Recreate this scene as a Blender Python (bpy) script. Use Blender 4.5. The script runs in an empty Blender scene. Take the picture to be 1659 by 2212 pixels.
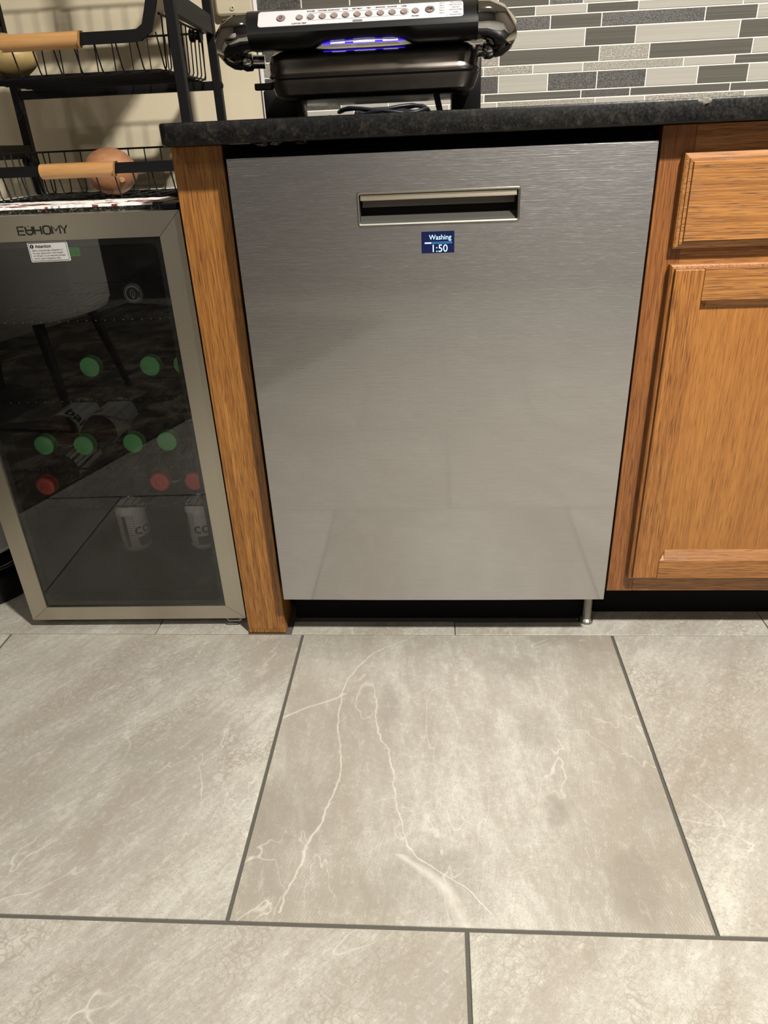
import bpy, bmesh, math, random
from mathutils import Vector, Matrix
random.seed(7)
S = bpy.context.scene
COL = S.collection
PI = math.pi

# ---------------------------------------------------------------- camera
def set_camera():
    cd = bpy.data.cameras.new('camera'); cam = bpy.data.objects.new('camera', cd); COL.objects.link(cam)
    f = Vector((-0.06871899, 0.88125851, -0.46761218)); r = Vector((0.99759793, 0.05660272, -0.03993116))
    u = r.cross(f)
    m = Matrix.Identity(4)
    for i in range(3):
        m[i][0] = r[i]; m[i][1] = u[i]; m[i][2] = -f[i]
    m.translation = (-0.00402822, -1.11798012, 0.87472311)
    cam.matrix_world = m
    cd.sensor_fit = 'HORIZONTAL'; cd.sensor_width = 36; cd.lens = 36 * 1545.97 / 1659
    cd.shift_x = -10.94 / 1659; cd.shift_y = 9.5 / 1659
    cd.clip_start = 0.01
    S.camera = cam
set_camera()

# ---------------------------------------------------------------- world, lamps, exposure
wd = bpy.data.worlds.new('world'); S.world = wd; wd.use_nodes = True
wd.node_tree.nodes['Background'].inputs[0].default_value = (1.0, 0.93, 0.82, 1)
wd.node_tree.nodes['Background'].inputs[1].default_value = 0.1
S.view_settings.view_transform = 'Standard'; S.view_settings.look = 'None'
S.view_settings.gamma = 1; S.view_settings.use_curve_mapping = False
S.view_settings.exposure = 0.74
def lamp(name, loc, tgt, size, power, col, shape='DISK', sy=None):
    l = bpy.data.lights.new(name, 'AREA'); l.shape = shape; l.size = size
    if sy: l.size_y = sy
    l.energy = power; l.color = col
    o = bpy.data.objects.new(name, l); COL.objects.link(o); o.location = loc
    o.rotation_euler = (Vector(tgt) - Vector(loc)).to_track_quat('-Z', 'Y').to_euler()
    return o
WARM = (1.0, 0.955, 0.885)
lamp('ceiling_lamp_light', (0.75, -1.18, 2.395), (0.75, -1.18, 0), 0.14, 84, WARM)
lamp('ceiling_lamp_light', (-1.3, -2.3, 2.395), (-1.3, -2.3, 0), 0.16, 7, WARM)
lamp('ceiling_lamp_light', (0.2, -2.9, 2.395), (0.2, -2.9, 0), 0.16, 8, WARM)

# ---------------------------------------------------------------- helpers
def setp(o, label=None, cat=None, group=None, kind=None):
    if label: o['label'] = label
    if cat: o['category'] = cat
    if group: o['group'] = group
    if kind: o['kind'] = kind
    return o
def empty(name, loc=(0, 0, 0), rotz=0, **k):
    o = bpy.data.objects.new(name, None); COL.objects.link(o); o.location = loc; o.rotation_euler = (0, 0, rotz)
    o.empty_display_size = 0.05
    return setp(o, **k)
def link(name, bm, mat, parent=None, smooth=False, loc=None, rot=None, **k):
    me = bpy.data.meshes.new(name)
    bmesh.ops.recalc_face_normals(bm, faces=bm.faces)
    bm.to_mesh(me); bm.free()
    if mat: me.materials.append(mat)
    if smooth:
        for p in me.polygons: p.use_smooth = True
        try: me.set_sharp_from_angle(angle=math.radians(smooth if smooth is not True else 40))
        except Exception: pass
    o = bpy.data.objects.new(name, me); COL.objects.link(o)
    if parent: o.parent = parent
    if loc: o.location = loc
    if rot: o.rotation_euler = rot
    return setp(o, **k)
def box(bm, x0, x1, y0, y1, z0, z1, bev=0, seg=2):
    r = bmesh.ops.create_cube(bm, size=1)
    vs = r['verts']
    bmesh.ops.scale(bm, vec=(x1 - x0, y1 - y0, z1 - z0), verts=vs)
    bmesh.ops.translate(bm, vec=((x0 + x1) / 2, (y0 + y1) / 2, (z0 + z1) / 2), verts=vs)
    if bev:
        es = list({e for v in vs for e in v.link_edges})
        bmesh.ops.bevel(bm, geom=es, offset=bev, segments=seg, affect='EDGES', profile=0.5)
def B(x0, x1, y0, y1, z0, z1, bev=0, seg=2):
    bm = bmesh.new(); box(bm, x0, x1, y0, y1, z0, z1, bev, seg); return bm
def tube(bm, pts, r, sides=6, closed=False, cap=True):
    pts = [Vector(p) for p in pts]; n = len(pts); rings = []
    up = Vector((0, 0, 1)); prev = None
    for i, p in enumerate(pts):
        if closed: t = pts[(i + 1) % n] - pts[i - 1]
        else: t = pts[min(i + 1, n - 1)] - pts[max(i - 1, 0)]
        t.normalize()
        if prev is None:
            a = up if abs(t.dot(up)) < 0.9 else Vector((1, 0, 0))
            s = t.cross(a).normalized()
        else:
            s = (prev - t * prev.dot(t)).normalized()
        prev = s; b = t.cross(s)
        rr = r[i] if isinstance(r, (list, tuple)) else r
        rings.append([bm.verts.new(p + (s * math.cos(2 * PI * k / sides) + b * math.sin(2 * PI * k / sides)) * rr) for k in range(sides)])
    m = n if closed else n - 1
    for i in range(m):
        A, Bq = rings[i], rings[(i + 1) % n]
        for k in range(sides):
            bm.faces.new((A[k], A[(k + 1) % sides], Bq[(k + 1) % sides], Bq[k]))
    if cap and not closed:
        bm.faces.new(rings[0]); bm.faces.new(rings[-1])
def lathe(bm, prof, axis='Z', sides=32, org=(0, 0, 0)):
    org = Vector(org); rings = []
    for rr, h in prof:
        ring = []
        for k in range(sides):
            a = 2 * PI * k / sides
            if axis == 'Z': v = Vector((rr * math.cos(a), rr * math.sin(a), h))
            elif axis == 'Y': v = Vector((rr * math.cos(a), h, rr * math.sin(a)))
            else: v = Vector((h, rr * math.cos(a), rr * math.sin(a)))
            ring.append(bm.verts.new(org + v))
        rings.append(ring)
    for A, Bq in zip(rings, rings[1:]):
        for k in range(sides):
            bm.faces.new((A[k], A[(k + 1) % sides], Bq[(k + 1) % sides], Bq[k]))
    bm.faces.new(rings[0]); bm.faces.new(rings[-1])
def loft(bm, rings, closed_ends=True):
    vr = [[bm.verts.new(p) for p in ring] for ring in rings]
    for A, Bq in zip(vr, vr[1:]):
        n = len(A)
        for k in range(n): bm.faces.new((A[k], A[(k + 1) % n], Bq[(k + 1) % n], Bq[k]))
    if closed_ends: bm.faces.new(vr[0]); bm.faces.new(vr[-1])
def rrect(x0, x1, y0, y1, r, n=6):
    out = []
    for cx, cy, a0 in ((x1 - r, y1 - r, 0), (x0 + r, y1 - r, PI / 2), (x0 + r, y0 + r, PI), (x1 - r, y0 + r, 1.5 * PI)):
        for k in range(n + 1):
            a = a0 + PI / 2 * k / n; out.append((cx + r * math.cos(a), cy + r * math.sin(a)))
    return out
def prism(bm, pts, h0, h1, axis='Y'):
    """extrude a 2-D outline; axis Y: pts are (x,z)"""
    def P(a, b, h): return (a, h, b) if axis == 'Y' else ((a, b, h) if axis == 'Z' else (h, a, b))
    loft(bm, [[P(a, b, h0) for a, b in pts], [P(a, b, h1) for a, b in pts]])
def text(name, s, size, mat, parent, loc, rot=(PI / 2, 0, 0), align='LEFT', bold=0.0, sx=1.0, shear=0, depth=0.0, wrap=None, space=1.0):
    c = bpy.data.curves.new(name, 'FONT'); c.body = s; c.size = size; c.align_x = align; c.offset = bold
    c.extrude = depth; c.resolution_u = 3; c.space_character = space; c.shear = shear
    t = bpy.data.objects.new(name, c); COL.objects.link(t)
    bpy.context.view_layer.update()
    me = bpy.data.meshes.new_from_object(t.evaluated_get(bpy.context.evaluated_depsgraph_get()))
    bpy.data.objects.remove(t)
    if wrap:                                   # bend round a cylinder of radius wrap about the local Y axis
        bm = bmesh.new(); bm.from_mesh(me)
        bmesh.ops.triangulate(bm, faces=bm.faces)
        bmesh.ops.subdivide_edges(bm, edges=[e for e in bm.edges if e.calc_length() > size * .2], cuts=2)
        for v in bm.verts:
            a = v.co.x / wrap; z = v.co.z
            v.co = Vector((math.sin(a) * (wrap + z), v.co.y, math.cos(a) * (wrap + z)))
        bm.to_mesh(me); bm.free()
    for v in me.vertices: v.co.x *= sx
    me.materials.clear(); me.materials.append(mat)
    o = bpy.data.objects.new(name, me); COL.objects.link(o); o.parent = parent; o.location = loc; o.rotation_euler = rot
    return o

# ---------------------------------------------------------------- materials
def sr(r, g, b):
    def f(c):
        c /= 255.0
        return c / 12.92 if c <= 0.04045 else ((c + 0.055) / 1.055) ** 2.4
    return (f(r), f(g), f(b), 1)
class NT:
    def __init__(s, name):
        s.m = bpy.data.materials.new(name); s.m.use_nodes = True; s.t = s.m.node_tree
        s.p = s.t.nodes['Principled BSDF']; s.out = s.t.nodes['Material Output']
    def n(s, typ, **kw):
        nd = s.t.nodes.new(typ)
        for k, v in kw.items(): setattr(nd, k, v)
        return nd
    def set(s, nd, i, v):
        if hasattr(v, 'is_output') or isinstance(v, bpy.types.NodeSocket): s.t.links.new(v, nd.inputs[i])
        else: nd.inputs[i].default_value = v
    def coords(s, scale=(1, 1, 1), rnd=False, rot=(0, 0, 0), loc=(0, 0, 0)):
        tc = s.n('ShaderNodeTexCoord'); mp = s.n('ShaderNodeMapping')
        mp.inputs['Scale'].default_value = scale; mp.inputs['Rotation'].default_value = rot; mp.inputs['Location'].default_value = loc
        v = tc.outputs['Object']
        if rnd:
            oi = s.n('ShaderNodeObjectInfo'); vm = s.n('ShaderNodeVectorMath', operation='SCALE'); vm.inputs[0].default_value = (37, 53, 71)
            s.set(vm, 'Scale', oi.outputs['Random']); ad = s.n('ShaderNodeVectorMath', operation='ADD')
            s.set(ad, 0, v); s.set(ad, 1, vm.outputs[0]); v = ad.outputs[0]
        if any(rot):
            mp.inputs['Scale'].default_value = (1, 1, 1); m2 = s.n('ShaderNodeMapping'); m2.inputs['Scale'].default_value = scale
            s.set(mp, 'Vector', v); s.set(m2, 'Vector', mp.outputs[0]); return m2.outputs[0]
        s.set(mp, 'Vector', v); return mp.outputs[0]
    def noise(s, vec, scale=5, detail=4, rough=.55, dist=0):
        nd = s.n('ShaderNodeTexNoise'); s.set(nd, 'Vector', vec); s.set(nd, 'Scale', scale); s.set(nd, 'Detail', detail)
        s.set(nd, 'Roughness', rough); s.set(nd, 'Distortion', dist); return nd.outputs['Fac']
    def ramp(s, fac, stops, interp='LINEAR'):
        nd = s.n('ShaderNodeValToRGB'); cr = nd.color_ramp; cr.interpolation = interp
        while len(cr.elements) < len(stops): cr.elements.new(.5)
        for e, (p, c) in zip(cr.elements, stops):
            e.position = p; e.color = c if isinstance(c, tuple) else (c, c, c, 1)
        s.set(nd, 0, fac); return nd.outputs[0]
    def mix(s, fac, a, b, mode='MIX'):
        nd = s.n('ShaderNodeMix', data_type='RGBA', blend_type=mode)
        s.set(nd, 0, fac); s.set(nd, 6, a); s.set(nd, 7, b); return nd.outputs[2]
    def math(s, op, a, b=0.0, c=None):
        nd = s.n('ShaderNodeMath', operation=op); s.set(nd, 0, a); s.set(nd, 1, b)
        if c is not None: s.set(nd, 2, c)
        return nd.outputs[0]
    def bump(s, h, strength=.3, dist=.001, normal=None):
        nd = s.n('ShaderNodeBump'); s.set(nd, 'Height', h); s.set(nd, 'Strength', strength); s.set(nd, 'Distance', dist)
        if normal is not None: s.set(nd, 'Normal', normal)
        return nd.outputs[0]
    def P(s, **k):
        names = {'base': 'Base Color', 'rough': 'Roughness', 'metal': 'Metallic', 'normal': 'Normal', 'spec': 'Specular IOR Level',
                 'coat': 'Coat Weight', 'coatr': 'Coat Roughness', 'emit': 'Emission Color', 'es': 'Emission Strength', 'aniso': 'Anisotropic',
                 'anr': 'Anisotropic Rotation', 'tan': 'Tangent', 'trans': 'Transmission Weight', 'ior': 'IOR', 'sss': 'Subsurface Weight'}
        for a, v in k.items(): s.set(s.p, names[a], v)
        return s.m
def simple(name, col, rough=.5, metal=0, noise_amt=.06, ns=60, bump=0.0, **k):
    t = NT(name); v = t.coords()
    nz = t.noise(v, ns, 4)
    c = t.mix(t.math('MULTIPLY', nz, noise_amt * 2), col, tuple(x * .55 for x in col[:3]) + (1,))
    if bump: k['normal'] = t.bump(nz, bump, .0006)
    return t.P(base=c, rough=rough, metal=metal, **k)

def oak(name, axis, light=(168, 114, 56), dark=(116, 68, 28), seed=0, k=1.0):
    t = NT(name)
    def sc(a, l):
        v = [a, a, a]; v['XYZ'.index(axis)] = l; return tuple(v)
    off = (seed * 3.1, seed * 1.7, seed * 2.3)
    bands = t.noise(t.coords(sc(16, 1.0), loc=off, rnd=True), 1.0, 5, .6, 1.2)
    fine = t.noise(t.coords(sc(520, 14), loc=off), 1.0, 3, .6, .3)
    pores = t.noise(t.coords(sc(900, 26), loc=off), 1.0, 2, .5, .0)
    med = t.noise(t.coords(sc(230, 3.2), loc=off, rnd=True), 1.0, 3, .55, .6)
    c = t.mix(t.ramp(bands, [(.3, 0.0), (.7, 1.0)]), sr(*light), sr(*(int(a * .62 + b * .38) for a, b in zip(light, dark))))
    c = t.mix(t.ramp(med, [(.42, 0.0), (.66, .6 * k)]), c, sr(*dark))
    c = t.mix(t.ramp(fine, [(.46, 0.0), (.66, .75 * k)]), c, sr(*dark))
    c = t.mix(t.ramp(pores, [(.54, 0.0), (.64, .8 * k)]), c, sr(84, 46, 18))
    if axis == 'Z' and k == 1.0: c = t.mix(t.ramp(t.noise(t.coords((150, 150, 34), loc=off), 1, 3, .6), [(.74, 0.0), (.78, .6)]), c, sr(196, 166, 126))
    h = t.math('SUBTRACT', 1.0, t.ramp(pores, [(.56, 0.0), (.66, 1.0)]))
    return t.P(base=c, rough=.42, normal=t.bump(h, .35, .0004), coat=.15, coatr=.3)
OAK_V = oak('oak_vertical_grain', 'Z'); OAK_H = oak('oak_horizontal_grain', 'X', (174, 122, 66), (118, 72, 32), 1)
OAK_POST = oak('oak_end_panel', 'Z', (168, 118, 58), (112, 66, 24), 2)
OAK_PANEL = oak('oak_door_panel', 'Z', (166, 113, 54), (128, 78, 34), 3, .6)
OAK_FRAME = oak('oak_face_frame', 'Z', (150, 96, 48), (100, 58, 26), 4)

def steel(name, col, rough=.33, streak=.25, axis='X', coat=0.0, coatr=.05, aniso=.6, smear=True, bs=.25, lines=900, anr=0.0):
    t = NT(name)
    s1 = [lines, lines, lines]; s1['XYZ'.index(axis)] = lines / 55
    s2 = [260, 260, 260]; s2['XYZ'.index(axis)] = 6
    a = t.noise(t.coords(tuple(s1)), 1, 3, .6); b = t.noise(t.coords(tuple(s2)), 1, 2, .5)
    c = t.mix(t.math('MULTIPLY', a, streak), col, tuple(x * .45 for x in col[:3]) + (1,))
    c = t.mix(t.math('MULTIPLY', b, streak * .5), c, tuple(min(1, x * 1.35) for x in col[:3]) + (1,))
    if smear:
        d = t.ramp(t.noise(t.coords((6, 6, 1.2)), 1, 5, .6, .5), [(.5, 0.0), (.8, .14)])
        c = t.mix(d, c, sr(90, 82, 66))
    k = dict(base=c, rough=rough, metal=1.0, normal=t.bump(a, bs, .0004))
    if aniso:
        tg = t.n('ShaderNodeCombineXYZ'); t.set(tg, 0, 0.0 if axis != 'Z' else 1.0); t.set(tg, 2, 1.0 if axis != 'Z' else 0.0); k.update(aniso=aniso, tan=tg.outputs[0])   # lobe spreads across the grain
    t.P(**k)
    if coat:
        gl = t.n('ShaderNodeBsdfGlossy'); gl.inputs['Roughness'].default_value = coatr; t.set(gl, 0, tuple(min(1, x * 1.0) for x in col[:3]) + (1,))
        mx = t.n('ShaderNodeMixShader'); mx.inputs[0].default_value = coat; t.set(mx, 1, t.p.outputs[0]); t.set(mx, 2, gl.outputs[0]); t.set(t.out, 0, mx.outputs[0])
    return t.m
STEEL_DW = steel('brushed_steel_dishwasher', sr(190, 189, 189), .31, .3, 'X', coat=.22, coatr=.07, smear=False, bs=.7, aniso=.5)
STEEL_FR = steel('brushed_steel_fridge_frame', sr(196, 190, 176), .33, .16, 'X', bs=.15)
STEEL_FRV = steel('brushed_steel_fridge_frame_upright', sr(198, 192, 178), .34, .2, 'Z', bs=.15, aniso=0)
STEEL_CAN = simple('satin_grey_bin_body', sr(196, 195, 194), .35, .25, .03)
BEZEL = simple('satin_nickel_bezel', sr(150, 147, 138), .4, 1.0)
LIP = steel('brushed_handle_lip', sr(225, 214, 196), .35, .35, 'X')
CHROME = simple('chrome', sr(176, 176, 178), .05, 1.0, .02)
DCHROME = NT('dark_polished_steel'); _v = DCHROME.coords((8, 8, 20)); _n = DCHROME.noise(_v, 1, 4)
DARKSTEEL = DCHROME.P(base=DCHROME.mix(_n, sr(190, 182, 174), sr(140, 132, 124)), metal=1.0, rough=DCHROME.ramp(_n, [(.3, .12), (.75, .3)]))
BLACK = simple('black_plastic', sr(6, 6, 7), .4, spec=.35); MATTE = simple('matte_black', sr(4, 4, 4), .8, spec=.2)
BLACKSOFT = simple('soft_black_handle', sr(10, 11, 12), .34, spec=.4)
BLACKPAINT = simple('black_powder_coat', sr(6, 6, 7), .5, bump=.1, spec=.3)
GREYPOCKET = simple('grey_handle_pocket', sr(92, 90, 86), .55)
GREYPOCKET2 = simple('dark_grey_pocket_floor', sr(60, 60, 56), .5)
WHITEP = simple('white_plastic', sr(205, 200, 184), .45); CREAM_PLATE = simple('cream_painted_plate', sr(198, 187, 160), .5)
TRIMW = simple('white_edge_trim', sr(225, 222, 226), .4)
INK = simple('black_ink', sr(8, 8, 8), .5); INKG = simple('grey_ink', sr(70, 66, 62), .5)
PAPER = simple('sticker_paper', sr(180, 180, 178), .5, noise_amt=.03)
SILVERPANEL = simple('silver_control_panel', sr(184, 182, 184), .38, .0, .03)
BUTTON = simple('warm_grey_button', sr(152, 136, 130), .3, .35)
HWOOD = NT('beech_handle'); _v = HWOOD.coords((12, 160, 160)); _n = HWOOD.noise(_v, 1, 4, .6, .4)
BEECH = HWOOD.P(base=HWOOD.ramp(_n, [(.3, sr(182, 140, 90)), (.7, sr(164, 118, 68))]), rough=.45)
def emis(name, col, st):
    t = NT(name); nz = t.noise(t.coords(), 200, 2)
    return t.P(base=(0, 0, 0, 1), emit=t.mix(t.math('MULTIPLY', nz, .1), col, (0, 0, 0, 1)), es=st, rough=.3)
SCREEN = emis('screen_navy', sr(10, 20, 58), 1.0); SCRTXT = emis('screen_text', sr(190, 235, 255), 1.3)
SCRBAR = emis('screen_bar', sr(80, 170, 235), 1.0)
BLUELED = emis('violet_blue_indicator', sr(60, 40, 255), 1.6); WHITELED = emis('white_indicator', sr(230, 225, 255), 1.6)
GREENLED = emis('green_panel_glow', sr(8, 92, 8), .35)
LAMPM = emis('lamp_diffuser', sr(255, 235, 205), 6.0)

def granite():
    t = NT('black_granite')
    a = t.noise(t.coords(), 90, 5, .65); b = t.noise(t.coords(), 260, 3, .6); vz = t.n('ShaderNodeTexVoronoi'); t.set(vz, 'Vector', t.coords()); t.set(vz, 'Scale', 240)
    c = t.ramp(a, [(.38, sr(7, 7, 7)), (.52, sr(15, 14, 13)), (.66, sr(34, 31, 27)), (.8, sr(60, 54, 44))])
    c = t.mix(t.ramp(b, [(.64, 0.0), (.74, .5)]), c, sr(58, 54, 46))
    c = t.mix(t.ramp(vz.outputs['Distance'], [(.0, .6), (.09, 0.0)]), c, sr(104, 98, 84))
    return t.P(base=c, rough=t.ramp(b, [(.4, .3), (.7, .5)]), normal=t.bump(b, .2, .0006), spec=.25)
GRANITE = granite()
GLUE = simple('dark_glue', sr(34, 32, 28), .3, bump=.5)
CHIPM = simple('chipped_granite', sr(110, 106, 98), .6, bump=.5)

def paint(name, col):
    t = NT(name); n = t.noise(t.coords(), 160, 3); n2 = t.noise(t.coords(), 3, 3)
    return t.P(base=t.mix(t.math('MULTIPLY', n2, .15), col, tuple(x * .8 for x in col[:3]) + (1,)), rough=.7, normal=t.bump(n, .12, .0008))
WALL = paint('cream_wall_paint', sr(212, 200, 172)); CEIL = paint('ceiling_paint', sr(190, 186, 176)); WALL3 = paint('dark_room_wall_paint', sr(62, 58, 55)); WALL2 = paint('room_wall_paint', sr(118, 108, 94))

def stone(name, center=False):
    t = NT(name)
    w = t.coords(rnd=not center, loc=(3.3, 1.2, 0) if center else (0, 0, 0))
    big = t.noise(w, 3.2, 5, .6, .6)
    rot = (0, 0, math.radians(-60)) if not center else (0, 0, math.radians(-98))
    wd2 = t.coords((1, 3.2, 1), rnd=not center, rot=rot)
    streak = t.noise(wd2, 3.0, 6, .62, .8)
    fine = t.noise(w, 120, 4, .7); fine2 = t.noise(w, 420, 2, .6)
    c = t.ramp(big, [(.28, sr(135, 133, 124)), (.5, sr(160, 158, 149)), (.72, sr(174, 172, 163))])
    c = t.mix(t.ramp(streak, [(.36, .6), (.56, 0.0)]), c, sr(136, 128, 117))
    c = t.mix(t.ramp(streak, [(.56, 0.0), (.74, .4)]), c, sr(196, 192, 182))
    c = t.mix(t.ramp(fine, [(.3, .5), (.5, 0.0)]), c, sr(148, 139, 126))
    c = t.mix(t.ramp(fine, [(.52, 0.0), (.72, .35)]), c, sr(200, 196, 186))
    c = t.mix(t.ramp(fine2, [(.3, .5), (.47, 0.0)]), c, sr(122, 114, 103))
    comb = t.noise(t.coords((25, 520, 1), rnd=not center, rot=(0, 0, rot[2] + .35)), 1, 2, .5)
    c = t.mix(t.math('MULTIPLY', t.ramp(comb, [(.4, .5), (.55, 0.0)]), t.ramp(big, [(.4, 1.0), (.6, .2)])), c, sr(140, 132, 121))
    med = t.noise(wd2, 22, 5, .7); c = t.mix(t.ramp(med, [(.34, .4), (.5, 0.0)]), c, sr(138, 130, 118)); c = t.mix(t.ramp(med, [(.56, 0.0), (.7, .3)]), c, sr(198, 194, 184))
    # crackled mottling inside bands
    vo = t.n('ShaderNodeTexVoronoi', feature='DISTANCE_TO_EDGE')
    warp = t.n('ShaderNodeMix', data_type='VECTOR'); 
    nv = t.n('ShaderNodeTexNoise'); t.set(nv, 'Vector', w); t.set(nv, 'Scale', 30)
    ad = t.n('ShaderNodeVectorMath', operation='MULTIPLY_ADD'); t.set(ad, 0, nv.outputs['Color']); ad.inputs[1].default_value = (.05, .05, .05); t.set(ad, 2, w)
    t.set(vo, 'Vector', ad.outputs[0]); t.set(vo, 'Scale', 75)
    band = t.ramp(t.noise(wd2, 2.2, 3, .5, 1.0), [(.5, 0.0), (.58, .8)] if not center else [(.66, 0.0), (.74, .35)])
    crack = t.math('MULTIPLY', t.ramp(vo.outputs['Distance'], [(.0, .8), (.12, 0.0)]), band)
    c = t.mix(crack, c, sr(132, 124, 110))
    # thin pale veins: zero crossings of a distorted noise
    vn = t.noise(t.coords((1, 1.8, 1), rnd=not center, rot=rot, loc=(7, 1, 0)), 2.4, 4, .55, .9)
    vein = t.ramp(t.math('ABSOLUTE', t.math('SUBTRACT', vn, .5)), [(.0, .38), (.004, 0.0)])
    vmask = t.ramp(t.noise(w, 5, 2), [(.45, 0.0), (.62, 1.0)])
    vein = t.math('MULTIPLY', vein, vmask)
    h = fine
    if center:
        # the few long veins of this tile, each a curve x = f(y) over the tile
        sx = t.n('ShaderNodeSeparateXYZ'); tc = t.n('ShaderNodeTexCoord'); t.set(sx, 0, tc.outputs['Object'])
        u = t.math('DIVIDE', sx.outputs[0], .609); v = t.math('DIVIDE', sx.outputs[1], .597)   # 0..1 over the tile, v from the front edge
        wob = t.noise(w, 14, 4, .6)
        for pts, v0, v1, wid, st in VEINS:
            fc = t.n('ShaderNodeFloatCurve'); cu = fc.mapping.curves[0]
            fc.mapping.use_clip = False
            cu.points[0].location = pts[0]; cu.points[1].location = pts[-1]
            for q in pts[1:-1]: cu.points.new(*q)
            for q in cu.points: q.handle_type = 'AUTO'
            fc.mapping.update()
            t.set(fc, 'Factor', 1.0); t.set(fc, 'Value', v)
            d = t.math('ABSOLUTE', t.math('SUBTRACT', u, t.math('ADD', fc.outputs[0], t.math('MULTIPLY', t.math('SUBTRACT', wob, .5), .055))))
            ln = t.ramp(t.math('DIVIDE', d, wid), [(.0, st), (1.0, 0.0)])
            msk = t.math('MULTIPLY', t.math('GREATER_THAN', v, v0), t.math('LESS_THAN', v, v1))
            ln = t.math('MULTIPLY', ln, msk); ln = t.math('MULTIPLY', ln, t.ramp(t.noise(w, 26, 3), [(.3, .45), (.55, 1.0)]))
            vein = t.math('MAXIMUM', vein, ln)
        # combed ribs, strong at the right and lower left
        def ribs(ang, sc):
            wv = t.n('ShaderNodeTexWave', wave_type='BANDS', bands_direction='X'); t.set(wv, 'Vector', t.coords(rot=(0, 0, ang))); t.set(wv, 'Scale', sc)
            t.set(wv, 'Distortion', 1.2); t.set(wv, 'Detail', 1); return wv.outputs['Fac']
        mr = t.math('MULTIPLY', t.ramp(t.math('ADD', u, t.math('MULTIPLY', big, .3)), [(.82, 0.0), (1.05, 1.0)]), t.ramp(big, [(.35, 1.0), (.75, .45)]))
        ml = t.ramp(t.math('ADD', u, t.math('MULTIPLY', big, .35)), [(.35, 1.0), (.62, 0.0)])
        for pu, pv, ru, rv, st_ in ((.06, .27, .16, .16, .5), (.40, .10, .14, .12, .42), (.30, .66, .035, .10, .45), (.86, .10, .07, .12, .55), (.97, .30, .08, .2, .4), (.72, .30, .035, .06, .5), (.70, .57, .08, .09, .3), (.64, .83, .1, .08, .28), (.80, .98, .12, .05, .4)):
            du = t.math('DIVIDE', t.math('SUBTRACT', u, pu), ru); dv = t.math('DIVIDE', t.math('SUBTRACT', v, pv), rv)
            d2 = t.math('ADD', t.math('ADD', t.math('MULTIPLY', du, du), t.math('MULTIPLY', dv, dv)), t.math('MULTIPLY', t.math('SUBTRACT', t.noise(w, 22, 4, .65), .5), 2.2))
            c = t.mix(t.ramp(d2, [(.0, st_), (1.0, 0.0)]), c, sr(116, 110, 100))
        r1 = ribs(math.radians(-18), 75); r2 = ribs(math.radians(38), 82)
        c = t.mix(t.math('MULTIPLY', t.math('MULTIPLY', r1, mr), .5), c, sr(132, 123, 108))
        c = t.mix(t.math('MULTIPLY', t.math('MULTIPLY', r2, ml), .4), c, sr(136, 127, 112))
    c = t.mix(vein, c, sr(212, 208, 197))
    return t.P(base=c, rough=t.ramp(fine, [(.3, .5), (.7, .38)]), normal=t.bump(h, .25, .0008), spec=.4)
# (v, u) control points for the central tile, v = 0 front edge, 1 back edge
VEINS = [
    ([(0.0, .10), (.10, .12), (.28, .17), (.42, .19), (.55, .16), (.66, .16), (.78, .17), (.86, .21), (.93, .28), (1.0, .38)], .02, .99, .0036, .5),
    ([(0.0, .57), (.08, .50), (.16, .40), (.22, .36), (.30, .345), (.45, .31), (.58, .275), (.66, .262), (1.0, .25)], .03, .68, .0034, .5),
    ([(0.0, .36), (.1, .30), (.2, .22), (.26, .36), (.3, .36), (1.0, .36)], .0, .01, .005, .3),
    ([(0.0, .50), (.05, .47), (.12, .42), (.19, .33), (.25, .30), (1.0, .3)], .0, .17, .02, .4),
    ([(0.0, -.3), (.5, -.12), (.62, 0.02), (.70, .16), (.75, .2), (1.0, .9)], .55, .71, .012, .4),
]
STONE = stone('stone_tile'); STONEC = stone('stone_tile_center', True)
GROUT = simple('dark_grout', sr(80, 77, 70), .9, ns=300, noise_amt=.25, bump=.5)
SUBFLOOR = simple('plywood_subfloor', sr(70, 58, 44), .9, noise_amt=.3)
WGROUT = simple('white_wall_grout', sr(235, 232, 222), .8, ns=200)

def glass_tile(name, col, streak, tex=0.0, rough=.16):
    t = NT(name)
    a = t.noise(t.coords((2.5, 1, 420), rnd=True), 1, 3, .6, .1)
    c = t.mix(t.ramp(a, [(.35, 0.0), (.65, streak)]), col, tuple(min(1, x * 2.0 + .03) for x in col[:3]) + (1,))
    k = {}
    if tex:
        b = t.noise(t.coords((420, 1, 900), rnd=True), 1, 2, .7)
        c = t.mix(t.ramp(b, [(.42, tex), (.56, 0.0)]), c, tuple(x * .35 for x in col[:3]) + (1,))
        c = t.mix(t.ramp(b, [(.58, 0.0), (.7, tex)]), c, tuple(min(1, x * 1.9 + .02) for x in col[:3]) + (1,))
        k = dict(normal=t.bump(b, .6, .0006))
    return t.P(base=c, rough=.35 if tex else rough, coat=.5 if not tex else .1, coatr=.08, **k)
TM = {'D': glass_tile('dark_glass_tile', sr(92, 89, 82), .25), 'B': glass_tile('pale_glass_tile', sr(172, 168, 158), .12),
      'T': glass_tile('dark_ribbed_tile', sr(86, 83, 78), .2, .95), 'L': glass_tile('pale_ribbed_tile', sr(164, 158, 146), .1, .75)}

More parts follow.
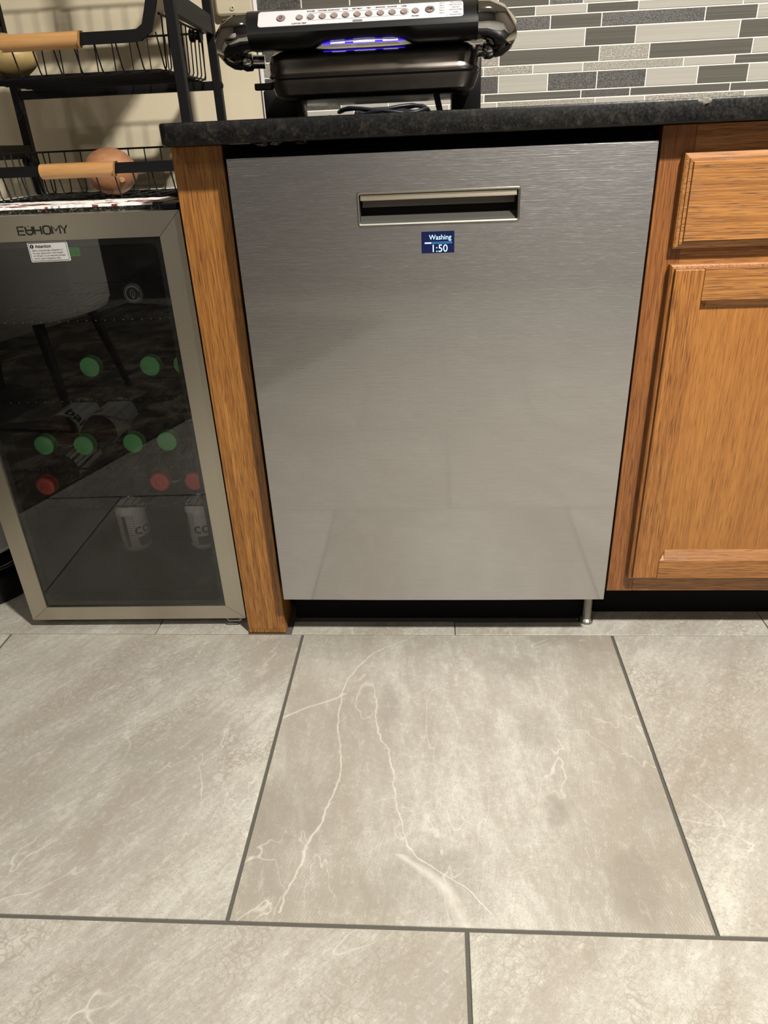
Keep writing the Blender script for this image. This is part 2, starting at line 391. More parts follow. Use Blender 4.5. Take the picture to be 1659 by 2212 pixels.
# ================================================================ SETTING
# floor: grout bed + tiles
floor = link('floor', B(-3.0, 2.6, -3.6, .72, -.06, -.0025), GROUT, kind='structure')
sx, sy, gx = .609, .597, .0055
def floor_tile(poly, z0=-.012, mat=None, org=(0, 0)):
    bm = bmesh.new(); ox, oy = org
    pts = [(a - ox, b - oy) for a, b in poly]
    prism(bm, pts, z0 + .012, .012, 'Z')
    top = [e for e in bm.edges if all(v.co.z > .011 for v in e.verts)]
    bmesh.ops.bevel(bm, geom=top, offset=.0007, segments=1, affect='EDGES')
    return link('tile', bm, mat or STONE, floor, loc=(ox, oy, -.012))
def rect(x0, x1, y0, y1): return [(x0, y0), (x1, y0), (x1, y1), (x0, y1)]
share = None
X0, Y0 = -.2778, .0281
rows = [(Y0 - sy * (k + 1), Y0 - sy * k, 0 if k % 2 == 0 else sx / 2) for k in range(6)]
for k, (ya, yb, off) in enumerate(rows):
    for j in range(-5, 5):
        xa = X0 + off + j * sx
        if xa > 2.4 or xa < -3.0: continue
        if k == 0 and j == 0:
            floor_tile(rect(xa + gx / 2, xa + sx - gx / 2, ya + gx / 2, yb - .001), mat=STONEC, org=(xa + gx / 2, ya + gx / 2)); continue
        if share is None:
            o = floor_tile(rect(xa + gx / 2, xa + sx - gx / 2, ya + gx / 2, yb - (.001 if k == 0 else gx / 2)), org=(xa, ya)); share = o.data if k else None
            sh0 = o.data
        else:
            o = bpy.data.objects.new('tile', share); COL.objects.link(o); o.parent = floor; o.location = (xa, ya, -.012)
# strip of tiles under and before the cabinets
yb0 = Y0 + .001
for xa, xb in ((-2.41, -1.80), (-1.80, -1.191), (-1.191, -.582), (-.582, -.389)):
    floor_tile(rect(xa + .001, xb - .001, yb0, .616), org=(xa, yb0))
floor_tile(rect(-.301, .026, yb0, .071), org=(-.3, yb0))
floor_tile([(.028, yb0), (.635, yb0), (.635, .60), (.297, .60), (.297, .069), (.028, .069)], org=(.028, yb0))
floor_tile(rect(.637, 1.245, yb0, .60), org=(.637, yb0)); floor_tile(rect(1.247, 1.85, yb0, .60), org=(1.247, yb0))

# walls, ceiling
WY = .618
link('wall_back', B(-3.0, 2.6, WY + .0, WY + .1, -.05, 2.45), WALL, kind='structure')
wallb = bpy.data.objects['wall_back']
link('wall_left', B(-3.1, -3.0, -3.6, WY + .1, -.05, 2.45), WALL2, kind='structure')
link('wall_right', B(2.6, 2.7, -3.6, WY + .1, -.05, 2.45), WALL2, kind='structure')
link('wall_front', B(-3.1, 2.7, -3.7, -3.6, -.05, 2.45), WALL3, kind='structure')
link('ceiling', B(-3.1, 2.7, -3.7, WY + .1, 2.45, 2.55), CEIL, kind='structure')
link('trim_1', B(-.3655, -.3585, WY - .008, WY, .9045, 1.37, .001), TRIMW, kind='structure')
# backsplash bed and tiles
bed = link('backsplash_grout', B(-.3585, 1.3, WY - .0078, WY, .9045, 1.37), WGROUT, wallb)
TZ = [.905, .9135, .9305, .9455, .9775, .9935, 1.0205, 1.0515, 1.0755, 1.0915, 1.1075, 1.1325, 1.1565, 1.1725, 1.2035, 1.2275, 1.2435, 1.26, 1.29]
known = {  # joint positions from the photo, and the kinds between them
    1: ([.125, .326, .426, .625], 'BLBLB'), 2: ([.098, .296, .395, .594], 'BDTDD'), 3: ([.127, .227, .326, .424, .526, .625], 'TBTTBDB'),
    4: ([.096, .196, .296, .495, .595], 'LLBLBD'), 5: ([.127, .327, .425, .625], 'LDLDB'), 6: ([.097, .296, .395, .595], 'DBDBD'),
    7: ([.125, .226, .326, .525, .624], 'LTDTDB'), 8: ([.196, .296, .395, .594], 'DBDBB'), 9: ([.222, .288, .49, .59], 'DTBDL'),
    10: ([-.268, -.171, -.071, .03, .13, .33, .43], 'TDDDBBDB'), 3.5: ([], '')}
kinds = 'DBTBDLBTD'
for i in range(len(TZ) - 1):
    js, ks = known.get(i, ([random.choice((.127, .196, .227)) + .0], ''))
    js = list(js); ks = list(ks)
    if not ks: ks = [random.choice(kinds) for _ in range(len(js) + 1)]
    a = js[0]; pre = []; pk = []
    while a > -.3585:                                     # continue the row to the left behind the grill
        st = .0995 * random.choice((1, 1, 2)); a -= st
        pre.insert(0, max(a, -.3585)); pk.insert(0, random.choice(kinds))
    if i == 10: pk = [ ]; pre = [-.3585]
    b = js[-1]; post = []; qk = []
    while b < 1.25:
        b += .0995 * random.choice((1, 2)); post.append(min(b, 1.3)); qk.append(random.choice(kinds))
    edges = pre + js + post
    kk = (pk[:-1] if pk else []) + ks[:1] + ks[1:]
    kk = kk + [random.choice(kinds) for _ in range(50)]
    for q in range(len(edges) - 1):
        xa, xb = edges[q], edges[q + 1]
        if xb - xa < .006: continue
        link('tile', B(xa + .0011, xb - .0011, WY - .0086, WY - .003, TZ[i] + .0011, TZ[i + 1] - .0011, .0004, 1), TM[kk[q]], wallb)

# ================================================================ COUNTER AND CABINETS
bm = bmesh.new()
cx0, cx1, cy0, cy1, cz0, cz1 = -.3866, 1.3, -.016, .6175, .8752, .9043
def croun(i, r=.012):
    r = max(r - i, .003)
    pts = [(cx1, cy0 + i), (cx1, cy1), (cx0 + i, cy1)]
    for k in range(7):
        a = PI + PI / 2 * k / 6; pts.append((cx0 + i + r + r * math.cos(a), cy0 + i + r + r * math.sin(a)))
    return pts
loft(bm, [[(x, y, z) for x, y in croun(i)] for z, i in ((cz0, .0035), (cz0 + .001, .0015), (cz0 + .0035, 0), (cz1 - .003, 0), (cz1 - .0008, .001), (cz1, .0025))])
counter = link('countertop', bm, GRANITE, smooth=30, label='black speckled granite countertop running over the dishwasher and cabinets', cat='countertop')
bm = bmesh.new(); bmesh.ops.create_icosphere(bm, subdivisions=2, radius=.008)
for v in bm.verts: v.co *= random.uniform(.65, 1.1); v.co.x *= 1.1; v.co.y *= .35; v.co.z *= .7
link('chip', bm, CHIPM, counter, loc=(.348, -.0155, .9005), label='pale rough chip in the top front edge')
for dx in (0, .035, -.02):
    bm = bmesh.new(); bmesh.ops.create_icosphere(bm, subdivisions=2, radius=.007)
    for v in bm.verts: v.co *= random.uniform(.5, 1.1); v.co.x *= 1.5; v.co.z *= .5
    link('glue_lump', bm, GLUE, counter, loc=(-.225 + dx, -.004, .8742), label='dark clear lump of glue under the edge')

post = empty('cabinet_end_panel', (-.3505, .3, 0), label='tall honey oak end panel standing between the glass door fridge and dishwasher', cat='end panel')
def rel(o, p):
    o.parent = p; o.matrix_parent_inverse = Matrix.Translation(-p.location)
    return o
rel(link('panel_board', B(-.3884, -.3125, .0327, .616, .0085, .875, .0015, 2), OAK_POST), post)
rel(link('base_strip', B(-.3882, -.3127, .0332, .616, .0, .0083, .0006, 1), OAK_POST), post)

cab = empty('base_cabinet', (.60, .3, 0), label='honey oak base cabinet with raised edge drawer and panelled door, right of dishwasher', cat='cabinet')
def cp(name, bm, m, par=None, **k):
    o = link(name, bm, m, None, **k)
    if par: o.parent = par
    else: rel(o, cab)
    return o
bm = bmesh.new(); box(bm, .3092, 1.0, .0405, .60, .1096, .874); cp('carcass', bm, OAK_FRAME)
cp('stile', B(.3087, .3545, .020, .040, .1096, .8745, .0006, 1), OAK_FRAME)
cp('rail', B(.3548, .96, .0203, .040, .83, .8745, .0006, 1), OAK_H)
cp('rail', B(.3548, .96, .0203, .040, .665, .735, .0006, 1), OAK_H)
cp('rail', B(.3548, .96, .0203, .040, .1096, .165, .0006, 1), OAK_H)
cp('stile', B(.915, .96, .020, .0398, .165, .665, .0006, 1), OAK_FRAME)
cp('toe_kick', B(.3092, 1.0, .107, .12, .0, .1094), MATTE)
# drawer front with stepped edge
def stepped(x0, x1, z0, z1, yf, yb, steps):
    bm = bmesh.new()
    rings = []
    for ins, y in steps:
        rings.append([(x0 + ins, y, z0 + ins), (x1 - ins, y, z0 + ins), (x1 - ins, y, z1 - ins), (x0 + ins, y, z1 - ins)])
    loft(bm, rings); return bm
EDGE = [(0, .0195), (0, .0085), (.0022, .0065), (.0062, .0055), (.0066, .0035), (.0105, .003), (.0115, .0)]
dr = cp('drawer_front', stepped(.340, .90, .7146, .8394, 0, .02, EDGE), OAK_H)
# door: stiles, rails, panel
dx0, dx1, dz0, dz1 = .341, .90, .144, .692
door = cp('door', stepped(dx0, dx1, dz0, dz1, 0, .02, [(0, .0195), (0, .0085), (.0022, .0065), (.0055, .0055), (.0058, .0195)]), OAK_V)
def dpart(name, bm, m): return cp(name, bm, m, door)
E2 = .0058
def bar_prof(x0, x1, z0, z1):
    return B(x0, x1, .0, .0194, z0, z1, .0018, 2)
dpart('stile', B(dx0 + E2, .3895, .0002, .0194, dz0 + E2, dz1 - E2, .0016, 2), OAK_V)
dpart('stile', B(.852, dx1 - E2, .0002, .0194, dz0 + E2, dz1 - E2, .0016, 2), OAK_V)
# rails with a sloped inner moulding, clipped at the corners as in the photo
def rail(zo, zi, zs):
    bm = bmesh.new()
    loft(bm, [[(.3897, 0.0, zo), (.3897, 0.0, zi), (.3897 , .004, zi), (.3897, .0194, zi), (.3897, .0194, zo)],
              [(.3975, 0.0, zo), (.3975, 0.0, zi), (.3975, .008, zi + (zs - zi) * .55), (.3975, .0194, zi + (zs - zi) * .55), (.3975, .0194, zo)],
              [(.3995, 0.0, zo), (.3995, 0.0, zi), (.3995, .0105, zs), (.3995, .0194, zs), (.3995, .0194, zo)],
              [(.8518, 0.0, zo), (.8518, 0.0, zi), (.8518, .0105, zs), (.8518, .0194, zs), (.8518, .0194, zo)]])
    return bm
dpart('rail', rail(dz1 - E2, .6416, .6290), OAK_H)
dpart('rail', rail(dz0 + E2, .1863, .2035), OAK_H)
dpart('panel', B(.3895, .852, .0108, .0150, .190, .640), OAK_PANEL)

# ================================================================ DISHWASHER
dw = empty('dishwasher', (0, .3, 0), label='brushed stainless steel dishwasher with pocket handle and lit washing screen', cat='dishwasher')
def dp(name, bm, m, par=None, **k):
    o = link(name, bm, m, None, **k)
    if par: o.parent = par
    else: rel(o, dw)
    return o
dp('tub', B(-.299, .299, .035, .60, .095, .868), MATTE)
dp('toe_panel', B(-.30, .29, .085, .10, .0, .1), MATTE)
zb, zt = .1027, .8566
hx0, hx1, hz0, hz1 = -.1150, .1140, .7635, .8050
def holed(x0, x1, z0, z1, a0, a1, b0, b1, y0, y1, bev=.0018):
    xs = [x0, a0, a1, x1]; zs = [z0, b0, b1, z1]; bm = bmesh.new(); V = {}
    for j, y in enumerate((y0, y1)):
        for ix in range(4):
            for iz in range(4): V[ix, iz, j] = bm.verts.new((xs[ix], y, zs[iz]))
    for j in (0, 1):
        for ix in range(3):
            for iz in range(3):
                if (ix, iz) != (1, 1): bm.faces.new((V[ix, iz, j], V[ix + 1, iz, j], V[ix + 1, iz + 1, j], V[ix, iz + 1, j]))
    for k in range(3):
        for A, Bq in (((k, 0), (k + 1, 0)), ((k, 3), (k + 1, 3)), ((0, k), (0, k + 1)), ((3, k), (3, k + 1))):
            bm.faces.new((V[A + (0,)], V[Bq + (0,)], V[Bq + (1,)], V[A + (1,)]))
    for A, Bq in (((1, 1), (2, 1)), ((1, 2), (2, 2)), ((1, 1), (1, 2)), ((2, 1), (2, 2))):
        bm.faces.new((V[A + (0,)], V[Bq + (0,)], V[Bq + (1,)], V[A + (1,)]))
    es = [e for e in bm.edges if all(abs(v.co.y - y0) < 1e-6 for v in e.verts) and
          (all(abs(v.co.x - x0) < 1e-6 for v in e.verts) or all(abs(v.co.x - x1) < 1e-6 for v in e.verts) or
           all(abs(v.co.z - z0) < 1e-6 for v in e.verts) or all(abs(v.co.z - z1) < 1e-6 for v in e.verts))]
    bmesh.ops.bevel(bm, geom=es, offset=bev, segments=3, affect='EDGES')
    return bm
ddoor = dp('door', holed(-.3, .3, zb, zt, hx0, hx1, hz0, hz1, 0, .019), STEEL_DW, smooth=30)
dp('inner_door', B(-.297, .297, .0191, .0345, zb + .002, zt + .006), MATTE)
# pocket handle
hb = bmesh.new()
o_ = rrect(hx0 - .002, hx1 + .002, hz0 - .002, hz1 + .002, .0035, 4); i_ = rrect(hx0 + .0012, hx1 - .0012, hz0 + .0012, hz1 - .0012, .002, 4)
m_ = rrect(hx0 - .0008, hx1 + .0008, hz0 - .0008, hz1 + .0008, .003, 4)
def ringv(pts, y): return [(a, y, b) for a, b in pts]
loft(hb, [ringv(o_, .001), ringv(o_, -.0012), ringv(m_, -.0024), ringv(i_, -.0016), ringv(i_, .003)], False)
dp('handle_bezel', hb, BEZEL, ddoor, smooth=50)
pk = bmesh.new(); q = .0012; A0, A1, C0, C1 = hx0 + q, hx1 - q, hz0 + q, hz1 - q
def quad(bm, a, b, c, d): bm.faces.new([bm.verts.new(p) for p in (a, b, c, d)])
quad(pk, (A0, .028, C0), (A1, .028, C0), (A1, .028, C1), (A0, .028, C1))
quad(pk, (A0, .0, C0), (A0, .028, C0), (A0, .028, C1), (A0, .0, C1)); quad(pk, (A1, .0, C0), (A1, .028, C0), (A1, .028, C1), (A1, .0, C1))
quad(pk, (A0, .0, C1), (A1, .0, C1), (A1, .028, C1), (A0, .028, C1))
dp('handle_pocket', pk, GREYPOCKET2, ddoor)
pf = bmesh.new(); loft(pf, [[(x, .002, C0), (x, .0275, C0), (x, .0275, C0 + .014), (x, .02, C0 + .010), (x, .006, C0 + .003)] for x in (A0 + .0002, A1 - .0002)])
dp('pocket_back', B(A0 + .003, A1 - .003, .016, .0275, C1 - .0185, C1 - .001), GREYPOCKET, ddoor)
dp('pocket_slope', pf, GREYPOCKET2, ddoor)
dp('grip_lip', B(A0 + .001, A1 - .001, .001, .008, C1 - .0085, C1 - .0005, .0008, 1), LIP, ddoor, label='bright brushed steel lip along the top of the pocket')
# screen
scr = dp('display', B(-.0253, .0228, -.0004, .002, .7212, .7512, .0003, 1), SCREEN, ddoor, label='small lit navy screen reading Washing 1:50')
def dtxt(*a, **k):
    k['parent'] = None
    o = text(*a, **k); o.parent = ddoor; return o
T = dtxt('display_text', 'Washing', .0098, SCRTXT, loc=(.0022, -.0006, .7398), align='CENTER', bold=.0, sx=.95, parent=None)
T = dtxt('display_text', '1:50', .0146, SCRTXT, loc=(.0008, -.0006, .7228), align='CENTER', bold=.0, sx=1.0, parent=None)
dp('progress_bar', B(-.0205, -.011, -.0007, -.0003, .7345, .7363, .0002, 1), SCRTXT, ddoor)
pb = bmesh.new(); tube(pb, [(-.011, -.0006, .7363), (.019, -.0006, .7363), (.0195, -.0006, .7354), (.019, -.0006, .7345), (-.011, -.0006, .7345)], .00022, 4)
dp('progress_bar', pb, SCRBAR, ddoor)
fb_ = bmesh.new(); tube(fb_, [(.290, .075, .0), (.290, .075, .085)], .009, 12); lathe(fb_, [(.014, 0), (.014, .006), (.01, .01)], 'Z', 14, (.290, .075, 0))
dp('levelling_foot', fb_, BEZEL)
dp('side_bracket', B(.2985, .306, .0345, .06, .1, .86), MATTE)

# ================================================================ FRIDGE
FR = empty('beverage_fridge', (-.397, .0526, 0), .0162, label='small stainless steel beverage fridge with dark glass door showing bottles', cat='fridge')
def fp(name, bm, m, par=None, **k):
    o = link(name, bm, m, par or FR, **k); return o
FW, FZ0, FZ1, FB = .4456, .022, .7897, .0372
bk = bmesh.new()
for a in ((-FW + .002, -.002, .043, .50, .765, .788), (-FW + .002, -.002, .043, .50, .02, .045), (-FW + .002, -FW + .014, .043, .50, .045, .765), (-.014, -.002, .043, .50, .045, .765), (-FW + .014, -.014, .48, .50, .045, .765)):
    box(bk, *a)
fp('cabinet_shell', bk, simple('fridge_black_enamel', sr(26, 26, 27), .25))
ln = bmesh.new()
for a in ((-FW + .0142, -.0142, .045, .478, .758, .7648), (-FW + .0142, -FW + .018, .045, .478, .052, .758), (-.018, -.0142, .045, .478, .052, .758), (-FW + .0142, -.0142, .472, .4795, .052, .758), (-FW + .0142, -.0142, .045, .472, .0452, .052)):
    box(ln, *a)
fp('liner', ln, simple('fridge_dark_liner', sr(30, 30, 30), .5))
# mitred door frame
g = .0004
def mitre(a, b, c, d, name, m):
    bm = bmesh.new(); prism(bm, [a, b, c, d], 0.0, .040, 'Y')
    return fp(name, bm, m)
xl, xr, z0, z1 = -FW, 0.0, FZ0, FZ1; b = FB; b2 = .031
FZ_T = mitre((xl + g, z1), (xl + b + g, z1 - b), (xr - b - g, z1 - b), (xr - g, z1), 'frame_rail', STEEL_FR)
mitre((xl + g, z0), (xl + b + g, z0 + b2), (xr - b - g, z0 + b2), (xr - g, z0), 'frame_rail', STEEL_FR)
mitre((xl, z0 + g), (xl, z1 - g), (xl + b, z1 - b - g), (xl + b, z0 + b2 + g), 'frame_stile', STEEL_FRV)
mitre((xr, z0 + g), (xr, z1 - g), (xr - b, z1 - b - g), (xr - b, z0 + b2 + g), 'frame_stile', STEEL_FRV)
# glass: thin tinted pane, clear reflection over see-through tint
def pane_mat():
    t = NT('tinted_fridge_glass'); t.t.nodes.remove(t.p)
    fr = t.n('ShaderNodeFresnel'); fr.inputs[0].default_value = 1.62
    tr = t.n('ShaderNodeBsdfTransparent'); tr.inputs[0].default_value = (.94, .95, .945, 1)
    gl = t.n('ShaderNodeBsdfGlossy'); gl.inputs['Roughness'].default_value = .01; gl.inputs[0].default_value = (1, 1, 1, 1)
    sm = t.noise(t.coords((4, 4, 9)), 1, 5, .7)
    df = t.n('ShaderNodeBsdfDiffuse'); df.inputs[0].default_value = (.3, .3, .3, 1)
    m0 = t.n('ShaderNodeMixShader'); t.set(m0, 0, t.ramp(sm, [(.45, .004), (.8, .02)])); t.set(m0, 1, tr.outputs[0]); t.set(m0, 2, df.outputs[0])
    mx = t.n('ShaderNodeMixShader'); t.set(mx, 0, t.math('MULTIPLY', fr.outputs[0], 1.2)); t.set(mx, 1, m0.outputs[0]); t.set(mx, 2, gl.outputs[0])
    t.set(t.out, 0, mx.outputs[0]); return t.m
pg = bmesh.new(); quad(pg, (xl + b - .004, .0035, z0 + b2 - .004), (xr - b + .004, .0035, z0 + b2 - .004), (xr - b + .004, .0035, z1 - b + .004), (xl + b - .004, .0035, z1 - b + .004))
glass = fp('glass_pane', pg, pane_mat())
gk = bmesh.new()
o2 = [(xl + b - .003, z0 + b2 - .003), (xr - b + .003, z0 + b2 - .003), (xr - b + .003, z1 - b + .003), (xl + b - .003, z1 - b + .003)]
i2 = rrect(xl + b + .010, xr - b - .010, z0 + b2 + .012, z1 - b - .008, .012, 5)
def ring4(y, ins): return rrect(xl + b + ins, xr - b - ins, z0 + b2 + ins, z1 - b - ins, .002 + ins, 5)
loft(gk, [ringv(rrect(xl + b - .003, xr - b + .003, z0 + b2 - .003, z1 - b + .003, .001, 5), .006), ringv(ring4(0, .010), .007), ringv(ring4(0, .0125), .0125), ringv(ring4(0, .0125), .040)], False)
fp('door_gasket', gk, simple('dark_grey_gasket', sr(34, 36, 37), .35), smooth=40)
# brand lettering
lm = bmesh.new()
def stroke(pts, closed=False):
    P_ = [(-.2620 + .0806 * a, -.0006, .7617 + .0128 * b) for a, b in pts]; tube(lm, P_, .0012, 6, closed=closed)
def arc(cx_, cy_, rx, ry, a0, a1, n=8): return [(cx_ + rx * math.cos(math.radians(a0 + (a1 - a0) * k / n)), cy_ + ry * math.sin(math.radians(a0 + (a1 - a0) * k / n))) for k in range(n + 1)]
stroke([(.14, .95), (.01, .95), (.01, .05), (.14, .05)]); stroke([(.01, .5), (.13, .5)])
stroke([(.172, .95)] + arc(.238, .36, .066, .32, 180, 360) + [(.304, .95)]); stroke([(.182, .55), (.294, .55)]); stroke([(.238, .98), (.239, 1.04)]); stroke([(.236, .28), (.240, .30)])
stroke([(.34, .96), (.34, .04)]); stroke([(.475, .96), (.475, .04)]); stroke([(.34, .5), (.475, .5)])
stroke(arc(.565, .72, .045, .23, 180, 90, 4) + arc(.615, .72, .045, .23, 90, 0, 4) + arc(.615, .28, .045, .23, 0, -90, 4) + arc(.565, .28, .045, .23, -90, -180, 4), True)
stroke([(.695, .04), (.695, .95), (.770, .38), (.848, .95), (.848, .04)])
stroke([(.875, .96), (.938, .46), (1.0, .96)]); stroke([(.938, .46), (.938, .04)])
for v in lm.verts: v.co.y = -.0006 + (v.co.y + .0006) * .3
fp('brand_lettering', lm, INK)
# attention sticker (slightly tilted)
st = bmesh.new(); prism(st, rrect(-.0325, .0325, -.0152, .0152, .0022, 4), 0, .0004)
SK = fp('sticker', st, PAPER, label='white warning sticker headed Attention'); SK.location = (-.2208, .0025, .7361); SK.rotation_euler = (0, math.radians(-.5), 0)
sb = bmesh.new(); pts = [(a, -.0002, c) for a, c in rrect(-.0305, .0305, -.0134, .0134, .002, 4)]; tube(sb, pts, .0003, 4, closed=True)
link('sticker_border', sb, INK, SK)
ci = bmesh.new(); lathe(ci, [(.0030, -.0004), (.0030, -.0001)], 'Y', 18, (-.0258, 0, .0085)); link('exclamation_disc', ci, INK, SK)
text('exclamation_mark', '!', .0055, PAPER, SK, (-.0258, -.0006, .0066), align='CENTER', bold=.0002)
text('sticker_text', 'Attention', .0068, INK, SK, (-.0205, -.0004, .0062), bold=.0001, sx=.98)
for k, s_ in enumerate(('Before using beverage refrigerator on', 'first time, please leave it stand upright,', 'for 24 hours. It is an important prerequi-', 'site for a good refrigeration effect.')):
    text('sticker_text', s_, .0037, INKG, SK, (-.0265, -.0004, .0012 - k * .0040), sx=.86 if k else .88)
# hinge and feet, top cap
hg = bmesh.new(); tube(hg, [(-.040, .004, .0195), (-.036, .0, .0165), (-.012, .0, .0165), (-.008, .004, .0195)], .0016, 8); box(hg, -.043, -.004, .004, .03, .0185, .0215)
tube(hg, [(-.013, .006, .013), (-.013, .006, .021)], .003, 10)
fp('hinge', hg, simple('grey_metal_hinge', sr(170, 170, 168), .3, 1.0))
for fx in (-FW + .05, -.05):
    for fy in (.07, .45):
        f_ = bmesh.new(); lathe(f_, [(.014, 0), (.014, .012), (.008, .013), (.008, .021)], 'Z', 14, (fx, fy, 0)); fp('foot', f_, BLACK)
fp('kick_plate', B(-FW + .004, -.004, .044, .05, .004, .0205), MATTE)
fp('hinge_cover', B(-.030, -.004, .004, .07, .7905, .7995, .0015, 2), BLACK)
# control panel glow inside the top
fp('control_panel', B(-.345, -.08, .046, .052, .735, .757, .001, 1), BLACK)
gp = fp('control_display', B(-.2110, -.1905, .0445, .0462, .722, .757, .0005, 1), GREENLED)
gr = bmesh.new(); tube(gr, [(-.1935 + .004 * math.cos(a * PI / 8), .0435, .730 + .004 * math.sin(a * PI / 8)) for a in range(16)], .0003, 4, closed=True)
fp('control_button', gr, simple('button_ring', sr(110, 130, 110), .4))
# wire shelves
SHZ = [.6125, .4675, .3325, .2490]
WIRE = simple('black_shelf_wire', sr(3, 3, 3), .8, spec=.05)
TIP_GLINT = simple('wire_tip_glint', sr(225, 225, 225), .15, .8)  # glints on the wire ends, painted as pale metal beads
def shelf(z, y0):
    sh = bmesh.new()
    for k in range(24):
        x = -FW + .036 + k * .0163
        if x > -.034: break
        tube(sh, [(x, y0, z + .0018), (x, .46, z + .0018)], .0008, 5)
    for y in (y0 + .002, .2, .33, .46): tube(sh, [(-FW + .030, y, z), (-.030, y, z)], .0018, 6)
    o = fp('shelf', sh, WIRE)
    tp = bmesh.new()
    for k in range(24):
        x = -FW + .036 + k * .0163
        if x > -.034: break
        bmesh.ops.create_icosphere(tp, subdivisions=1, radius=.0013, matrix=Matrix.Translation((x, y0 - .0006, z + .0016)))
    link('tip_glint', tp, TIP_GLINT, o, kind='stuff')
for z in SHZ: shelf(z, .062)

# ---------------------------------------------------------------- bottles and cans
CAPG = simple('green_cap_plastic', sr(110, 205, 128), .35, noise_amt=.04); CAPR = simple('red_cap_plastic', sr(235, 60, 56), .35, noise_amt=.04)
CAPK = simple('black_cap_plastic', sr(20, 20, 22), .35)
def amber(name, col):
    t = NT(name); n = t.noise(t.coords(), 30, 2)
    return t.P(base=t.mix(n, col, tuple(x * .7 for x in col[:3]) + (1,)), rough=.06, coat=1.0, coatr=.02)
TEA = amber('dark_amber_drink', sr(70, 40, 16)); COLA = amber('near_black_drink', sr(24, 16, 12))
LABW = simple('white_label', sr(245, 245, 242), .4, noise_amt=.03); LABS = simple('grey_label_ink', sr(60, 60, 62), .4)
LABG = simple('green_label_ink', sr(60, 120, 50), .4)
def bottle(loc, roll, cap, drink, striped, label, group, tilt=0.0, logo=False, brand=False):
    """lies on its side along +Y, cap towards the viewer; loc = centre of the cap's front face"""
    r = empty('bottle', loc, 0, label=label, cat='bottle', group=group); r.rotation_euler = (tilt, roll, 0)
    bm = bmesh.new(); lathe(bm, [(.013, .010), (.0135, .020), (.016, .030), (.0245, .045), (.031, .060), (.0335, .075), (.0335, .10), (.0335, .17), (.0335, .198), (.031, .206), (.024, .209)], 'Y', 40)
    link('body', bm, drink, r, smooth=50)
    bm = bmesh.new(); prof = [(.0165, .0), (.0188, .0012), (.0192, .003), (.0192, .0125), (.0186, .0133), (.0192, .0140), (.0194, .0175), (.0185, .0182)]
    lathe(bm, prof, 'Y', 48)
    link('cap', bm, cap, r, smooth=40)
    if logo:
        c = bpy.data.objects[-1] if False else None
        lg = bmesh.new()
        for rr in (.0118, .0132):
            tube(lg, [(rr * math.cos(a * PI / 12), -.0001, rr * math.sin(a * PI / 12)) for a in range(1, 23)], .0003, 4)
        for s in (-1, 1): tube(lg, [(s * .0045 * math.sin(PI * a / 8), -.0001, -.0075 + .015 * a / 8) for a in range(9)], .0003, 4)
        tube(lg, [(0, -.0001, -.0105), (.0006, -.0001, .002)], .0003, 4)
        for rr in (.0155,): tube(lg, [(rr * math.cos(a * PI / 12), .0, rr * math.sin(a * PI / 12)) for a in range(24)], .0002, 4, closed=True)
        link('cap_print', lg, simple('pale_cap_print', sr(235, 190, 185), .4) if cap is CAPR else LABW, r)
    if striped is not None:
        bm = bmesh.new()
        n = 40; rr = .0337
        for k in range(n):
            a0, a1 = 2 * PI * k / n, 2 * PI * (k + 1) / n
            if striped and (k % 4) == 3: continue
            bm.faces.new([bm.verts.new((rr * math.cos(a), y, rr * math.sin(a))) for a, y in ((a0, .082), (a1, .082), (a1, .195), (a0, .195))])
        bmesh.ops.remove_doubles(bm, verts=bm.verts, dist=1e-6)
        link('label', bm, LABW, r, smooth=True)
    if brand:
        tx = text('label_text', 'bai', .040, INK, r, (0, .093, 0), rot=(0, math.radians(8), 0), bold=.001, wrap=.0339, sx=1.0)
        tx2 = text('label_text', "It's WonderWater", .0085, LABS, r, (0, .084, 0), rot=(0, math.radians(8), 0), wrap=.0339)
    elif striped is False:
        text('label_text', 'Nutrition Facts', .008, INK, r, (0, .088, 0), rot=(0, math.radians(-8), 0), wrap=.0339)
        for q in range(7):
            text('label_text', 'Total 10g  Sodium 5%', .0048, LABS, r, (0, .098 + q * .006, 0), rot=(0, math.radians(-8), 0), wrap=.0339)
        text('label_text', 'bai', .030, INK, r, (0, .10, 0), rot=(0, math.radians(-68), 0), bold=.001, wrap=.0339)
    return r
MID = 'green capped bottles lying on the middle shelf'
bottle((-.769, .135, .3715), math.radians(0), CAPG, TEA, False, 'green capped amber bottle with white label, leftmost on the middle shelf', MID, brand=True)
bottle((-.687, .130, .3720), math.radians(10), CAPG, TEA, False, 'green capped amber bottle lying second from left on the middle shelf', MID)
bottle((-.593, .140, .3715), math.radians(60), CAPG, COLA, None, 'green capped dark bottle lying third from left on the middle shelf', MID)
bottle((-.533, .140, .3740), math.radians(30), CAPG, COLA, None, 'faint green capped bottle nearest the fridge frame on the middle shelf', MID).location.x = -.5250
UP = 'green capped bottles on the upper shelf'
bottle((-.668, .19, .5090), 0, CAPG, COLA, None, 'green capped bottle at left on the shelf above the amber bottles', UP)
bottle((-.556, .205, .5040), 0, CAPG, COLA, None, 'green capped bottle in the middle of the shelf above the amber bottles', UP)
bottle((-.486, .195, .5080), 0, CAPG, COLA, None, 'green capped bottle half hidden by the fridge frame on the upper shelf', UP)
LOW = 'red capped bottles on the low shelf'
bottle((-.786, .128, .2870), math.radians(25), CAPR, COLA, True, 'red capped bottle with striped label, alone at left on the low shelf', LOW, logo=True)
bottle((-.556, .14, .2880), math.radians(-20), CAPR, COLA, True, 'red capped bottle lying above the white can on the low shelf', LOW, logo=True)
bottle((-.4855, .14, .2885), 0, CAPR, COLA, None, 'red capped bottle nearest the fridge frame on the low shelf', LOW, logo=True)
